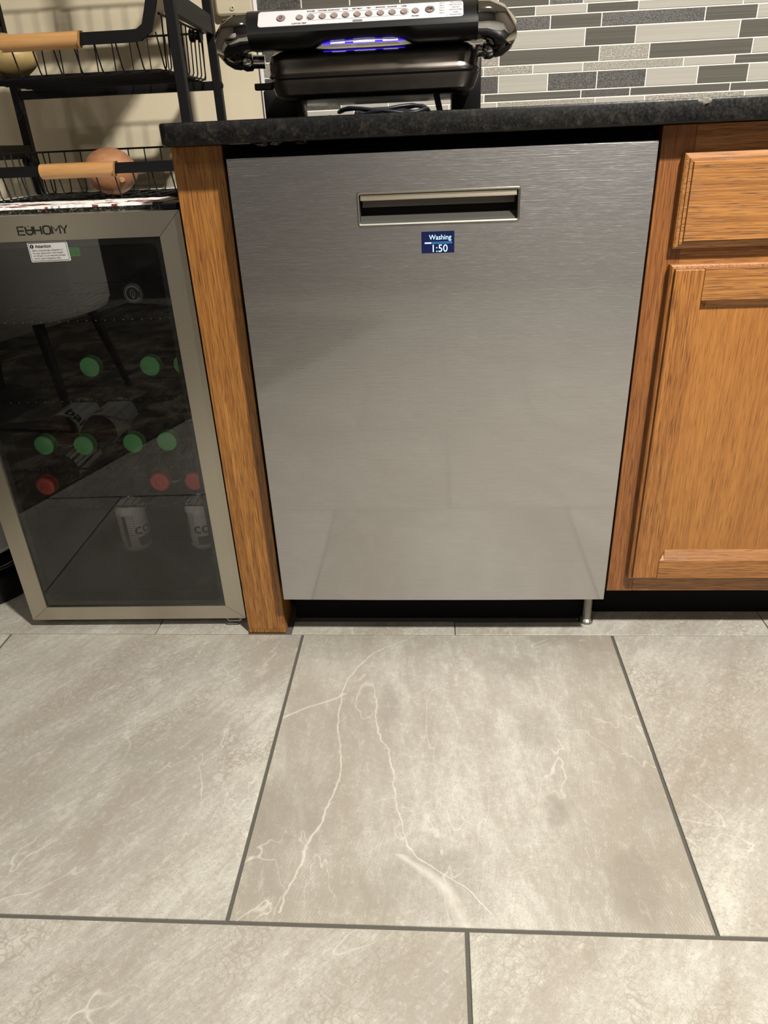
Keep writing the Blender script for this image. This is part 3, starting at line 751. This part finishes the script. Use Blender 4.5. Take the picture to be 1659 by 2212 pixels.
bottle((-.5395, .155, .6490), 0, CAPK, COLA, None, 'black capped bottle lying alone on the top shelf', None, logo=True)
def can(loc, rotz, label):
    r = empty('drink_can', loc, rotz, label=label, cat='can', group='white drink cans on the fridge floor')
    bm = bmesh.new(); lathe(bm, [(.024, .0), (.026, .001), (.0325, .009), (.033, .012), (.033, .103), (.0325, .106), (.0275, .116)], 'Z', 40)
    link('body', bm, LABW, r, smooth=50)
    bm = bmesh.new(); lathe(bm, [(.0275, .1155), (.0282, .1175), (.0272, .119), (.0262, .117), (.0255, .1145)], 'Z', 40)
    link('lid', bm, simple('can_lid', sr(170, 170, 168), .25, 1.0), r, smooth=40)
    pn = bmesh.new()
    for (a0, a1, za, zb2) in ((-1.0, .1, .018, .04), (-1.9, -1.6, .018, .095)):
        n = 10
        for k in range(n):
            p0, p1 = a0 + (a1 - a0) * k / n, a0 + (a1 - a0) * (k + 1) / n
            pn.faces.new([pn.verts.new((.0333 * math.cos(a), .0333 * math.sin(a), z)) for a, z in ((p0, za), (p1, za), (p1, zb2), (p0, zb2))])
    link('label_print', pn, simple('grey_can_print', sr(92, 92, 90), .4), r)
    t1 = text('label_text', 'co', .040, LABS, r, (0, 0, .048), rot=(PI / 2, 0, math.radians(22)), bold=.0003, wrap=.0335)
    for q in range(9):
        text('label_text', 'carbonated water 0g', .0046, LABS, r, (0, 0, .095 - q * .006), rot=(PI / 2, 0, math.radians(-38)), wrap=.0335)
    return r
can((-.703, .292, .0525), 0, 'white drink can on the fridge floor under the middle red capped bottle')
can((-.545, .30, .0525), math.radians(-40), 'white drink can on the fridge floor half hidden by the door frame')

# ================================================================ MAT, RACK
MT = .799
def mat_mat():
    t = NT('leaf_print_cloth'); v = t.coords((9, 16, 1)); vo = t.n('ShaderNodeTexVoronoi'); t.set(vo, 'Vector', v); t.set(vo, 'Scale', 1.6)
    n = t.noise(t.coords((14, 22, 1)), 1, 3, .5, 1.5); n2 = t.noise(t.coords((10, 18, 1), loc=(4, 2, 0)), 1, 3, .5, 1.2)
    c = t.mix(t.ramp(n, [(.56, 0.0), (.58, 1.0)]), sr(240, 238, 234), sr(112, 48, 44))
    c = t.mix(t.ramp(n2, [(.60, 0.0), (.62, 1.0)]), c, sr(112, 104, 66))
    return t.P(base=c, rough=.8, normal=t.bump(t.noise(t.coords(), 500, 2), .3, .0005))
mt = empty('cloth_mat', (-.62, .3, .7883), label='leaf print cloth mat with dark rim lying on top of the fridge', cat='mat')
def wavy(bm, x0, x1, y0, y1, z0, z1, nx, amp):
    top = []; bot = []
    for k in range(nx + 1):
        x = x0 + (x1 - x0) * k / nx; dy = random.uniform(-amp, amp); dz = random.uniform(-amp, amp) * .3
        top.append([bm.verts.new((x, y0 + dy, z1 + dz)), bm.verts.new((x, y1, z1))]); bot.append([bm.verts.new((x, y0 + dy, z0)), bm.verts.new((x, y1, z0))])
    for k in range(nx):
        bm.faces.new((top[k][0], top[k + 1][0], top[k + 1][1], top[k][1])); bm.faces.new((bot[k][0], bot[k + 1][0], bot[k + 1][1], bot[k][1]))
        bm.faces.new((top[k][0], top[k + 1][0], bot[k + 1][0], bot[k][0])); bm.faces.new((top[k][1], top[k + 1][1], bot[k + 1][1], bot[k][1]))
    bm.faces.new((top[0][0], top[0][1], bot[0][1], bot[0][0])); bm.faces.new((top[-1][0], top[-1][1], bot[-1][1], bot[-1][0]))
bm = bmesh.new(); wavy(bm, -.836, -.448, .0845, .52, .7962, MT, 60, .0012); rel(link('cloth', bm, mat_mat()), mt)
t = NT('silvery_black_rim'); n_ = t.noise(t.coords((260, 260, 400)), 1, 4, .7)
RIM = t.P(base=t.ramp(n_, [(.45, sr(22, 22, 20)), (.58, sr(60, 60, 52)), (.7, sr(190, 188, 176))]), rough=.35, metal=.5, normal=t.bump(n_, .8, .001))
bm = bmesh.new(); wavy(bm, -.836, -.449, .083, .52, .7895, .7960, 60, .0008); rel(link('mat_rim', bm, RIM), mt)
bm = bmesh.new(); wavy(bm, -.4475, -.428, .0815, .16, .7895, .8000, 8, .001); rel(link('mat_corner', bm, RIM), mt)

rack = empty('tiered_basket_rack', (-.5975, .295, MT), label='black metal tiered basket rack with beech handles standing on the fridge', cat='rack')
FY, BY = .190, .466; hw = .0078; LXF, RXF, LXB, RXB = -.790, -.405, -.822, -.4205
def atx(side, y): k_ = (y - FY) / (BY - FY); return (LXF + (LXB - LXF) * k_) if side < 0 else (RXF + (RXB - RXF) * k_)
for x, y in ((LXF, FY), (RXF, FY), (LXB, BY), (RXB, BY)):
    rel(link('leg', B(x - hw, x + hw, y - hw, y + hw, MT + .0005, 1.62, .001, 1), BLACKPAINT), rack)
for z in (.9685, 1.160):
    rel(link('back_rail', B(LXB + hw, RXB - hw, BY - .006, BY + .006, z, z + .0148, .001, 1), BLACKPAINT), rack)
for sd in (-1, 1):
    for z0_, z1_ in ((.866, .890), (1.057, 1.087), (1.247, 1.277)):
        bm = bmesh.new(); loft(bm, [[(atx(sd, y) - .006, y, z0_), (atx(sd, y) + .006, y, z0_), (atx(sd, y) + .006, y, z1_), (atx(sd, y) - .006, y, z1_)] for y in (FY + hw, BY - hw)])
        rel(link('side_rail', bm, BLACKPAINT), rack)
        k = bmesh.new(); y_ = BY - .055; x = atx(sd, y_)
        lathe(k, [(.010, 0), (.010, .008), (.0065, .009), (.0065, .016), (.011, .0165), (.011, .0205), (.009, .0215)], 'X', 20, (x + .006 if sd < 0 else x - .006 - .0215, y_, z0_ - .006))
        rel(link('knob', k, BLACK, smooth=40), rack)
k = bmesh.new(); lathe(k, [(.0055, 0), (.0055, .0015), (.003, .003)], 'X', 14, (RXB + hw, BY, .976)); rel(link('bolt', k, BLACK, smooth=40), rack)
def basket(zf, shift, x0, x1, bend=1.0):
    zr = zf + .0745; zbar = zf + .0460; yf, yb2 = .197, .452
    n = int(round((x1 - x0) / .0342)); bmw = bmesh.new(); r = .0013
    for k in range(n + 1):
        x = x0 + (x1 - x0) * k / n
        tube(bmw, [(x, yf, zbar + .004), (x + .0015, yf + .012, zf + .006), (x + .0015, yf + .016, zf + .0015), (x + .0015, yf + .022, zf), (x + .001, yb2 - .012, zf), (x, yb2 - .007, zf + .0015), (x, yb2 - .004, zf + .006), (x, yb2, zr)], r, 5)
    m = 9
    for k in range(m + 1):
        y = yf + .022 + (yb2 - .012 - yf - .022) * k / m
        tube(bmw, [(x0 - .006, y, zr), (x0 - .002, y, zf + .006), (x0 + .001, y, zf + .0005), (x0 + .006, y, zf - .0016), (x1 - .006, y, zf - .0016), (x1 - .001, y, zf + .0005), (x1 + .002, y, zf + .006), (x1 + .006, y, zr)], r, 5)
    bk_ = rel(link('basket', bmw, BLACKPAINT, smooth=True), rack)
    rm = bmesh.new(); tube(rm, [(x0 - .006, yf + .01, zr), (x0 - .006, yb2, zr), (x1 + .006, yb2, zr), (x1 + .006, yf + .01, zr)], .002, 6)
    def sub(name, bm, mm, **kk):
        o = link(name, bm, mm, bk_, **kk); return o
    sub('rim_wire', rm, BLACKPAINT)
    # flat front bar, dipped in the middle, rising at the ends
    br = bmesh.new(); h = .0083; path = []
    xa, xb = x0 + .0, x1 - .0
    cen = [(xa - .002, zr + .018), (xa + .003 * bend, zr + .004), (xa + .012 * bend, zbar + .010), (xa + .026 * bend, zbar + .001), (xa + .042 * bend, zbar)]
    cen = cen + [(xb - .042 * bend, zbar), (xb - .026 * bend, zbar + .001), (xb - .012 * bend, zbar + .010), (xb - .003 * bend, zr + .004), (xb + .002, zr + .018)]
    rings = []
    for i, (cx_, cz_) in enumerate(cen):
        a = cen[max(i - 1, 0)]; bb = cen[min(i + 1, len(cen) - 1)]; tx, tz = bb[0] - a[0], bb[1] - a[1]; L = math.hypot(tx, tz); nx, nz = -tz / L * h, tx / L * h
        rings.append([(cx_ - nx, yf - .0035, cz_ - nz), (cx_ - nx, yf + .0015, cz_ - nz), (cx_ + nx, yf + .0015, cz_ + nz), (cx_ + nx, yf - .0035, cz_ + nz)])
    loft(br, rings); sub('front_bar', br, BLACKPAINT)
    hx = (x0 + x1) / 2 + shift
    hd = bmesh.new(); prof = []
    R_ = .0118; sides = 24; rr = []
    for i, (dx, rad) in enumerate(((-.0675, R_ * .82), (-.0655, R_), (.061, R_), (.0675, R_))):
        ring = []
        for k in range(sides):
            a = 2 * PI * k / sides; yy = rad * math.cos(a); zz = rad * math.sin(a)
            cut = 0
            if i == 3: cut = -.009 * max(0, -zz / R_) - .004 * (yy < 0) * 1.0
            if i == 0: cut = .001
            ring.append((hx + dx + cut, yf - .003 + yy, zbar - .001 + zz))
        rr.append(ring)
    loft(hd, rr); sub('handle', hd, BEECH, smooth=30, label='pale turned beech handle grip')
    return bk_
basket(.8015, -.0065, -.779, -.4175, .45)
ub = basket(.9845, -.0125, -.779, -.4365)
link('basket_liner', B(-.768, -.447, .225, .436, .9860, .9880, .0008, 1), BLACKPAINT, ub)
bb3 = basket(1.1750, -.0125, -.779, -.4365)
# unseen tray, added in the top basket to throw the soft shadow on the wall
tr = B(-.776, -.4395, .222, .376, 1.1770, 1.187, .003, 2)
link('shadow_tray', tr, BLACK, label='unseen black tray added in the topmost rack basket to shade the wall', cat='tray')

def potato(loc, s, rot, c1, c2, name, label, scab=False):
    t = NT(name + '_skin'); n = t.noise(t.coords(), 16, 5, .6); n2 = t.noise(t.coords(), 70, 3, .6)
    c = t.ramp(n, [(.3, c2), (.6, c1)]); c = t.mix(t.ramp(n2, [(.62, 0.0), (.7, .5)]), c, sr(120, 82, 50))
    m = t.P(base=c, rough=.5, normal=t.bump(n2, .25, .001), coat=.15, coatr=.3)
    bm = bmesh.new(); bmesh.ops.create_uvsphere(bm, u_segments=48, v_segments=32, radius=1)
    for v in bm.verts:
        x, y, z = v.co; k = 1 + .04 * math.sin(3 * x + 1) * math.cos(2 * y) + .03 * math.sin(4 * z + 2 * x) + (.05 * x if x > 0 else 0)
        v.co = Vector((x * s[0] * k, y * s[1] * k, z * s[2] * k))
    o = link(name, bm, m, smooth=180, loc=loc, rot=rot, label=label, cat='potato')
    if scab:
        sb_ = bmesh.new(); bmesh.ops.create_icosphere(sb_, subdivisions=2, radius=.0055)
        for v in sb_.verts: v.co *= random.uniform(.7, 1.15); v.co.y *= .35
        link('eye_scar', sb_, simple('scab', sr(176, 138, 92), .8, noise_amt=.5, ns=300), o, loc=(.0305, -.0285, -.0125), rot=(0, 0, .75))
    return o
potato((-.583, .27, .8415), (.0455, .040, .0370), (0, 0, 0), sr(158, 112, 78), sr(122, 80, 54), 'potato', 'large round reddish brown potato in the lower rack basket', True)
potato((-.733, .285, 1.0222), (.050, .040, .0335), (0, .1, 0), sr(168, 146, 96), sr(140, 114, 72), 'potato', 'yellow brown potato in the upper rack basket at the left picture edge')

# ================================================================ GRILL
G = empty('contact_grill', (-.09, .2, .9043), label='chrome and black contact grill with button panel standing on the black countertop', cat='grill')
def gp_(name, bm, m, par=None, **k):
    o = link(name, bm, m, None, **k)
    if par: o.parent = par
    else: rel(o, G)
    return o
gy = .052
def slices(spec, n=6):
    bm = bmesh.new(); rings = []
    for z, x0, x1, y0, y1, r in spec:
        rings.append([(a, c, z) for a, c in rrect(x0, x1, y0, y1, r, n)])
    loft(bm, rings); return bm
lid = gp_('lid', slices([(.9545, -.2385, .0575, gy + .0, .33, .028), (.957, -.2420, .0600, gy - .002, .33, .03), (.960, -.2400, .0580, gy, .33, .03), (.9750, -.2400, .0575, gy + .003, .328, .03),
      (.9830, -.2380, .0555, gy + .008, .325, .028), (.9880, -.2320, .0500, gy + .018, .32, .026), (.9930, -.2200, .040, gy + .04, .31, .024), (1.000, -.20, .02, gy + .09, .30, .02)]), DARKSTEEL, smooth=35)
gp_('seal', slices([(.9515, -.234, .053, gy + .006, .325, .026), (.9545, -.234, .053, gy + .006, .325, .026)]), BLACK)
gp_('lower_shell', slices([(.9275, -.218, .036, gy + .03, .31, .02), (.929, -.228, .046, gy + .016, .32, .024), (.934, -.2345, .0525, gy + .006, .325, .028), (.944, -.2375, .0565, gy + .001, .33, .03), (.949, -.2385, .0580, gy - .001, .33, .03), (.9515, -.2395, .0590, gy - .002, .33, .03), (.9515, -.232, .051, gy + .006, .325, .026)]), DARKSTEEL, smooth=35)
# rear housings and front feet
for x0_, x1_, zt_ in ((-.2870, -.2290, .952), (.0235, .0712, .985)):
    gp_('rear_housing', B(x0_, x1_, .24, .33, .9048, zt_, .004, 2), BLACK, smooth=30)
for x in (-.2055, .0015):
    bm = bmesh.new(); loft(bm, [[(x - .006 + d, y, z) for d, y in ((0, .105), (.009, .105), (.009, .125), (0, .125))] for z, x in ((.9045, x + .004), (.930, x - .002))])
    gp_('front_foot', bm, BLACK)
gp_('slide_lock', B(-.2640, -.2385, .075, .088, .9425, .9510, .001, 1), BLACK)
# control bar, lofted along X so that the underside rises in the middle
def barprof(x, zlow, sh=0.0):
    P_ = [(.046, zlow), (.034, zlow + .003), (.0225, zlow + .010), (.0195, 1.004), (.0210, 1.0105), (.0275, 1.0185), (.0400, 1.0305), (.050, 1.0335), (.075, 1.0325), (.090, 1.024), (.093, 1.008), (.086, zlow + .004), (.070, zlow)]
    return [(x, y, z + sh) for y, z in P_]
bs = bmesh.new()
loft(bs, [barprof(x, z) for x, z in ((-.2545, .9880), (-.185, .9880), (-.172, .9885), (-.160, .9935), (-.145, .9955), (-.100, .9965), (-.060, .9955), (-.045, .9930), (-.034, .9885), (-.025, .9880), (.0540, .9880))])
barO = gp_('control_bar', bs, BLACKSOFT, smooth=35)
# local frame of the sloping front of the bar
sy0, sz0, sy1, sz1 = .0210, 1.0105, .0400, 1.0305
sl = Vector((0, sy1 - sy0, sz1 - sz0)); L_ = sl.length; sl.normalize(); nrm = Vector((0, -sl.z, sl.y))
def on(x, t_, o_=.0): p = Vector((0, sy0, sz0)) + sl * t_ + nrm * o_; return (x, p.y, p.z)
pn = bmesh.new(); pr = rrect(-.2395, .0345, .0005, L_ - .001, .004, 4)
loft(pn, [[on(x, t_, -.001) for x, t_ in pr], [on(x, t_, .0008) for x, t_ in pr]])
PNL = gp_('control_panel', pn, SILVERPANEL, barO, label='silver control panel strip with round buttons')
tilt = math.atan2(sl.z, sl.y)
def gtext(s, x, t_, size, m=INK, **k):
    o = text('panel_lettering', s, size, m, None, on(x, t_, .0011), rot=(tilt, 0, 0), align='CENTER', **k); o.parent = barO; return o
def button(x, t_, r, lab=None):
    bm = bmesh.new(); rings = []
    for rr, h in ((r, .0006), (r, .0016), (r * .9, .0022), (r * .5, .0018)):
        rings.append([on(x + rr * 1.05 * math.cos(a * PI / 12), t_ + rr * math.sin(a * PI / 12), h) for a in range(24)])
    loft(bm, rings); o = gp_('button', bm, BUTTON, barO, smooth=50)
    rg = bmesh.new(); tube(rg, [on(x + r * 1.12 * math.cos(a * PI / 12), t_ + r * 1.08 * math.sin(a * PI / 12), .001) for a in range(24)], .00035, 4, closed=True)
    gp_('button_ring', rg, INKG, barO)
tm = L_ * .50
button(-.2085, tm, .0052); button(-.0095, tm + .001, .0055)
xs = [-.1835 + .01552 * k for k in range(10)]
names = ['', 'BURGER', 'CHICKEN', 'SANDWICH', 'PORK', 'RED MEAT', 'FISH', 'SEAFOOD', 'SAUSAGE', 'LAMB']
for x, nme in zip(xs, names):
    button(x, tm - .0005, .0042)
    if nme: gtext(nme, x, L_ * .80, .0029, INKG, bold=.0001)
button(-.0285, tm, .0042)
gtext('FROZEN', -.0285, L_ * .15, .0026, INKG, bold=.0001); gtext('CUSTOM TEMP', -.1835, L_ * .08, .0030, INKG, bold=.0001)
pw = bmesh.new(); tube(pw, [on(-.2085 + .002 * math.cos(a), tm + .002 * math.sin(a), .0024) for a in [PI / 2 + .5 + k * (2 * PI - 1) / 14 for k in range(15)]], .0003, 4); tube(pw, [on(-.2085, tm + .0005, .0024), on(-.2085, tm + .003, .0024)], .0003, 4)
gp_('power_symbol', pw, INK, barO)
o = gtext('OK', -.0095, tm - .001, .0062, INK, bold=.00015); o.location = on(-.0095, tm - .001, .0026)
pb2 = bmesh.new(); pr = rrect(-.112, -.0985, .0012, .0044, .0015, 3); loft(pb2, [[on(x, t_, .0007) for x, t_ in pr], [on(x, t_, .0011) for x, t_ in pr]]); gp_('panel_badge', pb2, INKG, barO)
gtext('AUTOMATIC', -.1052, .0018, .0024, SILVERPANEL).location = on(-.1052, .0018, .0013)
ol = bmesh.new(); tube(ol, [on(x, t_, .0009) for x, t_ in rrect(-.1745, -.0375, tm - .0062, tm + .0058, .0058, 5)], .0002, 4, closed=True); gp_('panel_outline', ol, INKG, barO)
wl = bmesh.new(); pr = rrect(.0118, .0150, .003, L_ - .003, .0008, 2); loft(wl, [[on(x, t_, .0007) for x, t_ in pr], [on(x, t_, .0012) for x, t_ in pr]]); gp_('level_strip', wl, PAPER, barO)
for k, (a, c) in enumerate((('420 F', 'WELL DONE'), ('400 F', 'MEDIUM WELL'), ('375 F', 'MEDIUM'), ('350 F', 'MEDIUM RARE'), ('320 F', 'RARE'))):
    gtext(a, .0065, L_ * .84 - k * .0042, .0030, INKG); gtext(c, .0245, L_ * .86 - k * .0042, .0027, INKG)
gtext('PREHEATING', .0245, L_ * .86 - 5 * .0042, .0027, INKG)
# chrome handle ends: sweep of ellipses from the bar end round to the lid arm
def chrome_end(sgn, xb):
    st = [(0.0, .058, 1.0105, .0225, .037), (.010, .058, 1.0105, .0224, .037), (.020, .060, 1.0085, .0222, .036), (.0285, .066, 1.0035, .0225, .033), (.0330, .074, .9960, .0215, .026), (.0335, .082, .9885, .0185, .018), (.0300, .088, .9835, .0155, .013), (.0245, .091, .9810, .0130, .011)]
    bm = bmesh.new(); rings = []
    for i, (dx, y, z, hh, hd) in enumerate(st):
        a = st[max(i - 1, 0)]; c = st[min(i + 1, len(st) - 1)]
        tv = Vector((sgn * (c[0] - a[0]), c[1] - a[1], c[2] - a[2])).normalized()
        # cross-section axes: nearly depth-wise and the in-plane normal
        yv = Vector((0, 1, 0)); yv = (yv - tv * yv.dot(tv)).normalized(); zv = tv.cross(yv) * (-sgn)
        if zv.z < 0 and i < 4: zv = -zv
        c0 = Vector((xb + sgn * dx, y, z))
        ring = []
        for k in range(28):
            an = 2 * PI * k / 28; ca, sa = math.cos(an), math.sin(an)
            e = .72
            ring.append(c0 + yv * (hd * abs(ca) ** e * (1 if ca > 0 else -1)) + zv * (hh * abs(sa) ** e * (1 if sa > 0 else -1)))
        rings.append(ring)
    loft(bm, rings)
    gp_('handle_end', bm, CHROME, smooth=60)
    arm = bmesh.new(); x0_ = xb + sgn * .030; x1_ = xb - sgn * (-.0) + sgn * (-.004)
    tube(arm, [(xb + sgn * .029, .090, .9805), (xb + sgn * .020, .090, .9795), (xb + sgn * .012, .092, .9790), (xb + sgn * .010, .092, .9790), (xb - sgn * .006, .094, .9785)], [.0095, .0125, .0115, .0085, .0085], 20)
    gp_('handle_arm', arm, CHROME, smooth=60)
chrome_end(-1, -.2545); chrome_end(1, .0540)
# indicator light between bar and lid
gp_('indicator_light', B(-.160, -.045, .064, .0645 + .004, .9925, .9945, .0005, 1), BLUELED, label='violet blue glowing indicator')
for x0_, x1_ in ((-.148, -.128), (-.116, -.086), (-.075, -.054)):
    gp_('indicator_slot', B(x0_, x1_, .0625, .0638, .9930, .9943, .0003, 1), WHITELED)
# cord heap behind
cd = bmesh.new()
def loopy(c, rx, ry, z, n, ph):
    return [(c[0] + rx * math.cos(2 * PI * k / n + ph), c[1] + ry * math.sin(2 * PI * k / n + ph), z + .003 * math.sin(k * 1.3)) for k in range(n)]
tube(cd, loopy((-.135, .46), .075, .03, .911, 20, 0), .0035, 8, closed=True)
tube(cd, loopy((-.085, .45), .070, .022, .917, 20, 1), .0035, 8, closed=True)
tube(cd, loopy((-.105, .47), .085, .035, .9245, 20, 2), .0035, 8, closed=True)
tube(cd, [(.03, .46, .917), (.05, .40, .910), (.05, .34, .912), (.045, .325, .93)], .0035, 8)
gp_('power_cord', cd, simple('navy_black_cord', sr(18, 19, 30), .4), smooth=60)

# ================================================================ WALL PLATE, BIN
pl = empty('wall_cover_plate', (-.401, WY, 1.15), label='cream painted box cover with one screw on the wall beside the tiles', cat='wall plate')
bm = bmesh.new(); o3 = rrect(-.4385, -.3660, 1.1040, 1.215, .006, 5); o4 = rrect(-.4355, -.3690, 1.1070, 1.212, .005, 5)
loft(bm, [ringv(o3, WY - .0002), ringv(o3, WY - .017), ringv(o4, WY - .0195)]); rel(link('cover', bm, CREAM_PLATE, smooth=30), pl)
bm = bmesh.new(); lathe(bm, [(.0045, WY - .0215), (.0050, WY - .0205), (.0050, WY - .0190)], 'Y', 20, (-.4055, 0, 1.1155)); rel(link('screw', bm, CREAM_PLATE, smooth=40), pl)
bm = bmesh.new(); lathe(bm, [(.0014, WY - .0218), (.0014, WY - .0213)], 'Y', 10, (-.4045, 0, 1.1155)); rel(link('screw_slot', bm, INK), pl)

bn = empty('pedal_bin', (-1.075, .235, 0), label='steel pedal bin with black base standing left of the fridge', cat='bin')
def bl(name, prof, m):
    bm = bmesh.new(); lathe(bm, prof, 'Z', 56); return link(name, bm, m, bn, smooth=40)
bl('body', [(.140, .112), (.1455, .114), (.1455, .118), (.142, .120), (.142, .56), (.139, .565)], STEEL_CAN)
bl('base', [(.148, .0), (.150, .004), (.150, .058), (.146, .062), (.125, .064), (.125, .112)], BLACK)
bl('lid', [(.144, .566), (.145, .585), (.12, .61), (.05, .62)], STEEL_CAN)
pd = bmesh.new(); tube(pd, [(.1495 * math.cos(a) * 1.0, .1495 * math.sin(a), .083) for a in [math.radians(d) for d in range(-125, -10, 8)]], .0050, 12)
link('pedal', pd, CHROME, bn, smooth=60)

# ================================================================ ROOM BEHIND THE CAMERA (seen in the reflections)
rg = bmesh.new()
P0 = Vector((-1.18, -.36)); d1 = Vector((.351, -.936)); d2 = Vector((-.936, -.351))
c4 = [P0, P0 + d1 * 2.6, P0 + d1 * 2.6 + d2 * 1.7, P0 + d2 * 1.7]
prism(rg, [tuple(c) for c in c4], .0005, .009, 'Z')
t = NT('dark_patterned_rug'); n_ = t.noise(t.coords((7, 7, 7)), 1, 6, .7, 1.0); n2_ = t.noise(t.coords(), 300, 2)
c = t.ramp(n_, [(.4, sr(26, 22, 18)), (.52, sr(74, 64, 46)), (.6, sr(110, 104, 92))]); 
link('rug', rg, t.P(base=c, rough=.95, normal=t.bump(n2_, .6, .003)), label='dark patterned rug behind the camera, mirrored in the fridge glass', cat='rug')
ch = empty('barrel_chair', (-1.50, -1.35, .0095), label='grey fabric barrel chair on the rug, mirrored in the fridge glass', cat='chair')
bm = bmesh.new(); rings_o = []; nseg = 28
CH = simple('grey_woven_fabric', sr(216, 214, 206), .85, noise_amt=.25, ns=350, bump=.5); CHD = simple('dark_wood_legs', sr(30, 22, 18), .4)
def shell(zb_, ztop, ro, ri):
    bm = bmesh.new(); a0, a1 = math.radians(-12), math.radians(240)
    rings = []
    for k in range(nseg + 1):
        a = a0 + (a1 - a0) * k / nseg; q_ = min(1, max(0, (math.radians(112) - a) / math.radians(75))); h = .50 + (ztop - .50) * q_ * q_ * (3 - 2 * q_)
        rings.append([(ro * math.cos(a), ro * math.sin(a), zb_ + .03), (ro * .96 * math.cos(a), ro * .96 * math.sin(a), zb_), (ri * math.cos(a), ri * math.sin(a), zb_), (ri * math.cos(a), ri * math.sin(a), h - .01), ((ri + ro) / 2 * math.cos(a), (ri + ro) / 2 * math.sin(a), h + .01), (ro * math.cos(a), ro * math.sin(a), h - .01)])
    loft(bm, rings); return bm
link('back_shell', shell(.37, .80, .36, .30), CH, ch, smooth=50)
bm = bmesh.new(); lathe(bm, [(.29, .36), (.298, .37), (.298, .45), (.28, .475), (.1, .48)], 'Z', 36); link('seat', bm, CH, ch, smooth=50)
for sx_, sy_ in ((1, 1), (1, -1), (-1, 1), (-1, -1)):
    bm = bmesh.new(); tube(bm, [(sx_ * .27, sy_ * .27, .001), (sx_ * .2, sy_ * .2, .37)], [.012, .02], 12); link('leg', bm, CHD, ch)
for x, y, w_ in ((0.75, -1.18, 1), (-1.3, -2.3, 1), (0.2, -2.9, 1)):
    cl = empty('ceiling_light', (x, y, 2.449), label={0.75: 'round recessed ceiling light over the counter side of the room', -1.3: 'round recessed ceiling light over the rug', 0.2: 'round recessed ceiling light furthest from the counter'}[x], cat='ceiling light')
    bm = bmesh.new(); loft(bm, [[(r_ * math.cos(a * PI / 18), r_ * math.sin(a * PI / 18), z) for a in range(36)] for r_, z in ((.115, 0), (.115, -.012), (.09, -.014), (.085, -.002))], False); link('ring', bm, WHITEP, cl, smooth=40)
    bm = bmesh.new(); lathe(bm, [(.084, -.003), (.084, -.006)], 'Z', 36); link('diffuser', bm, LAMPM, cl)
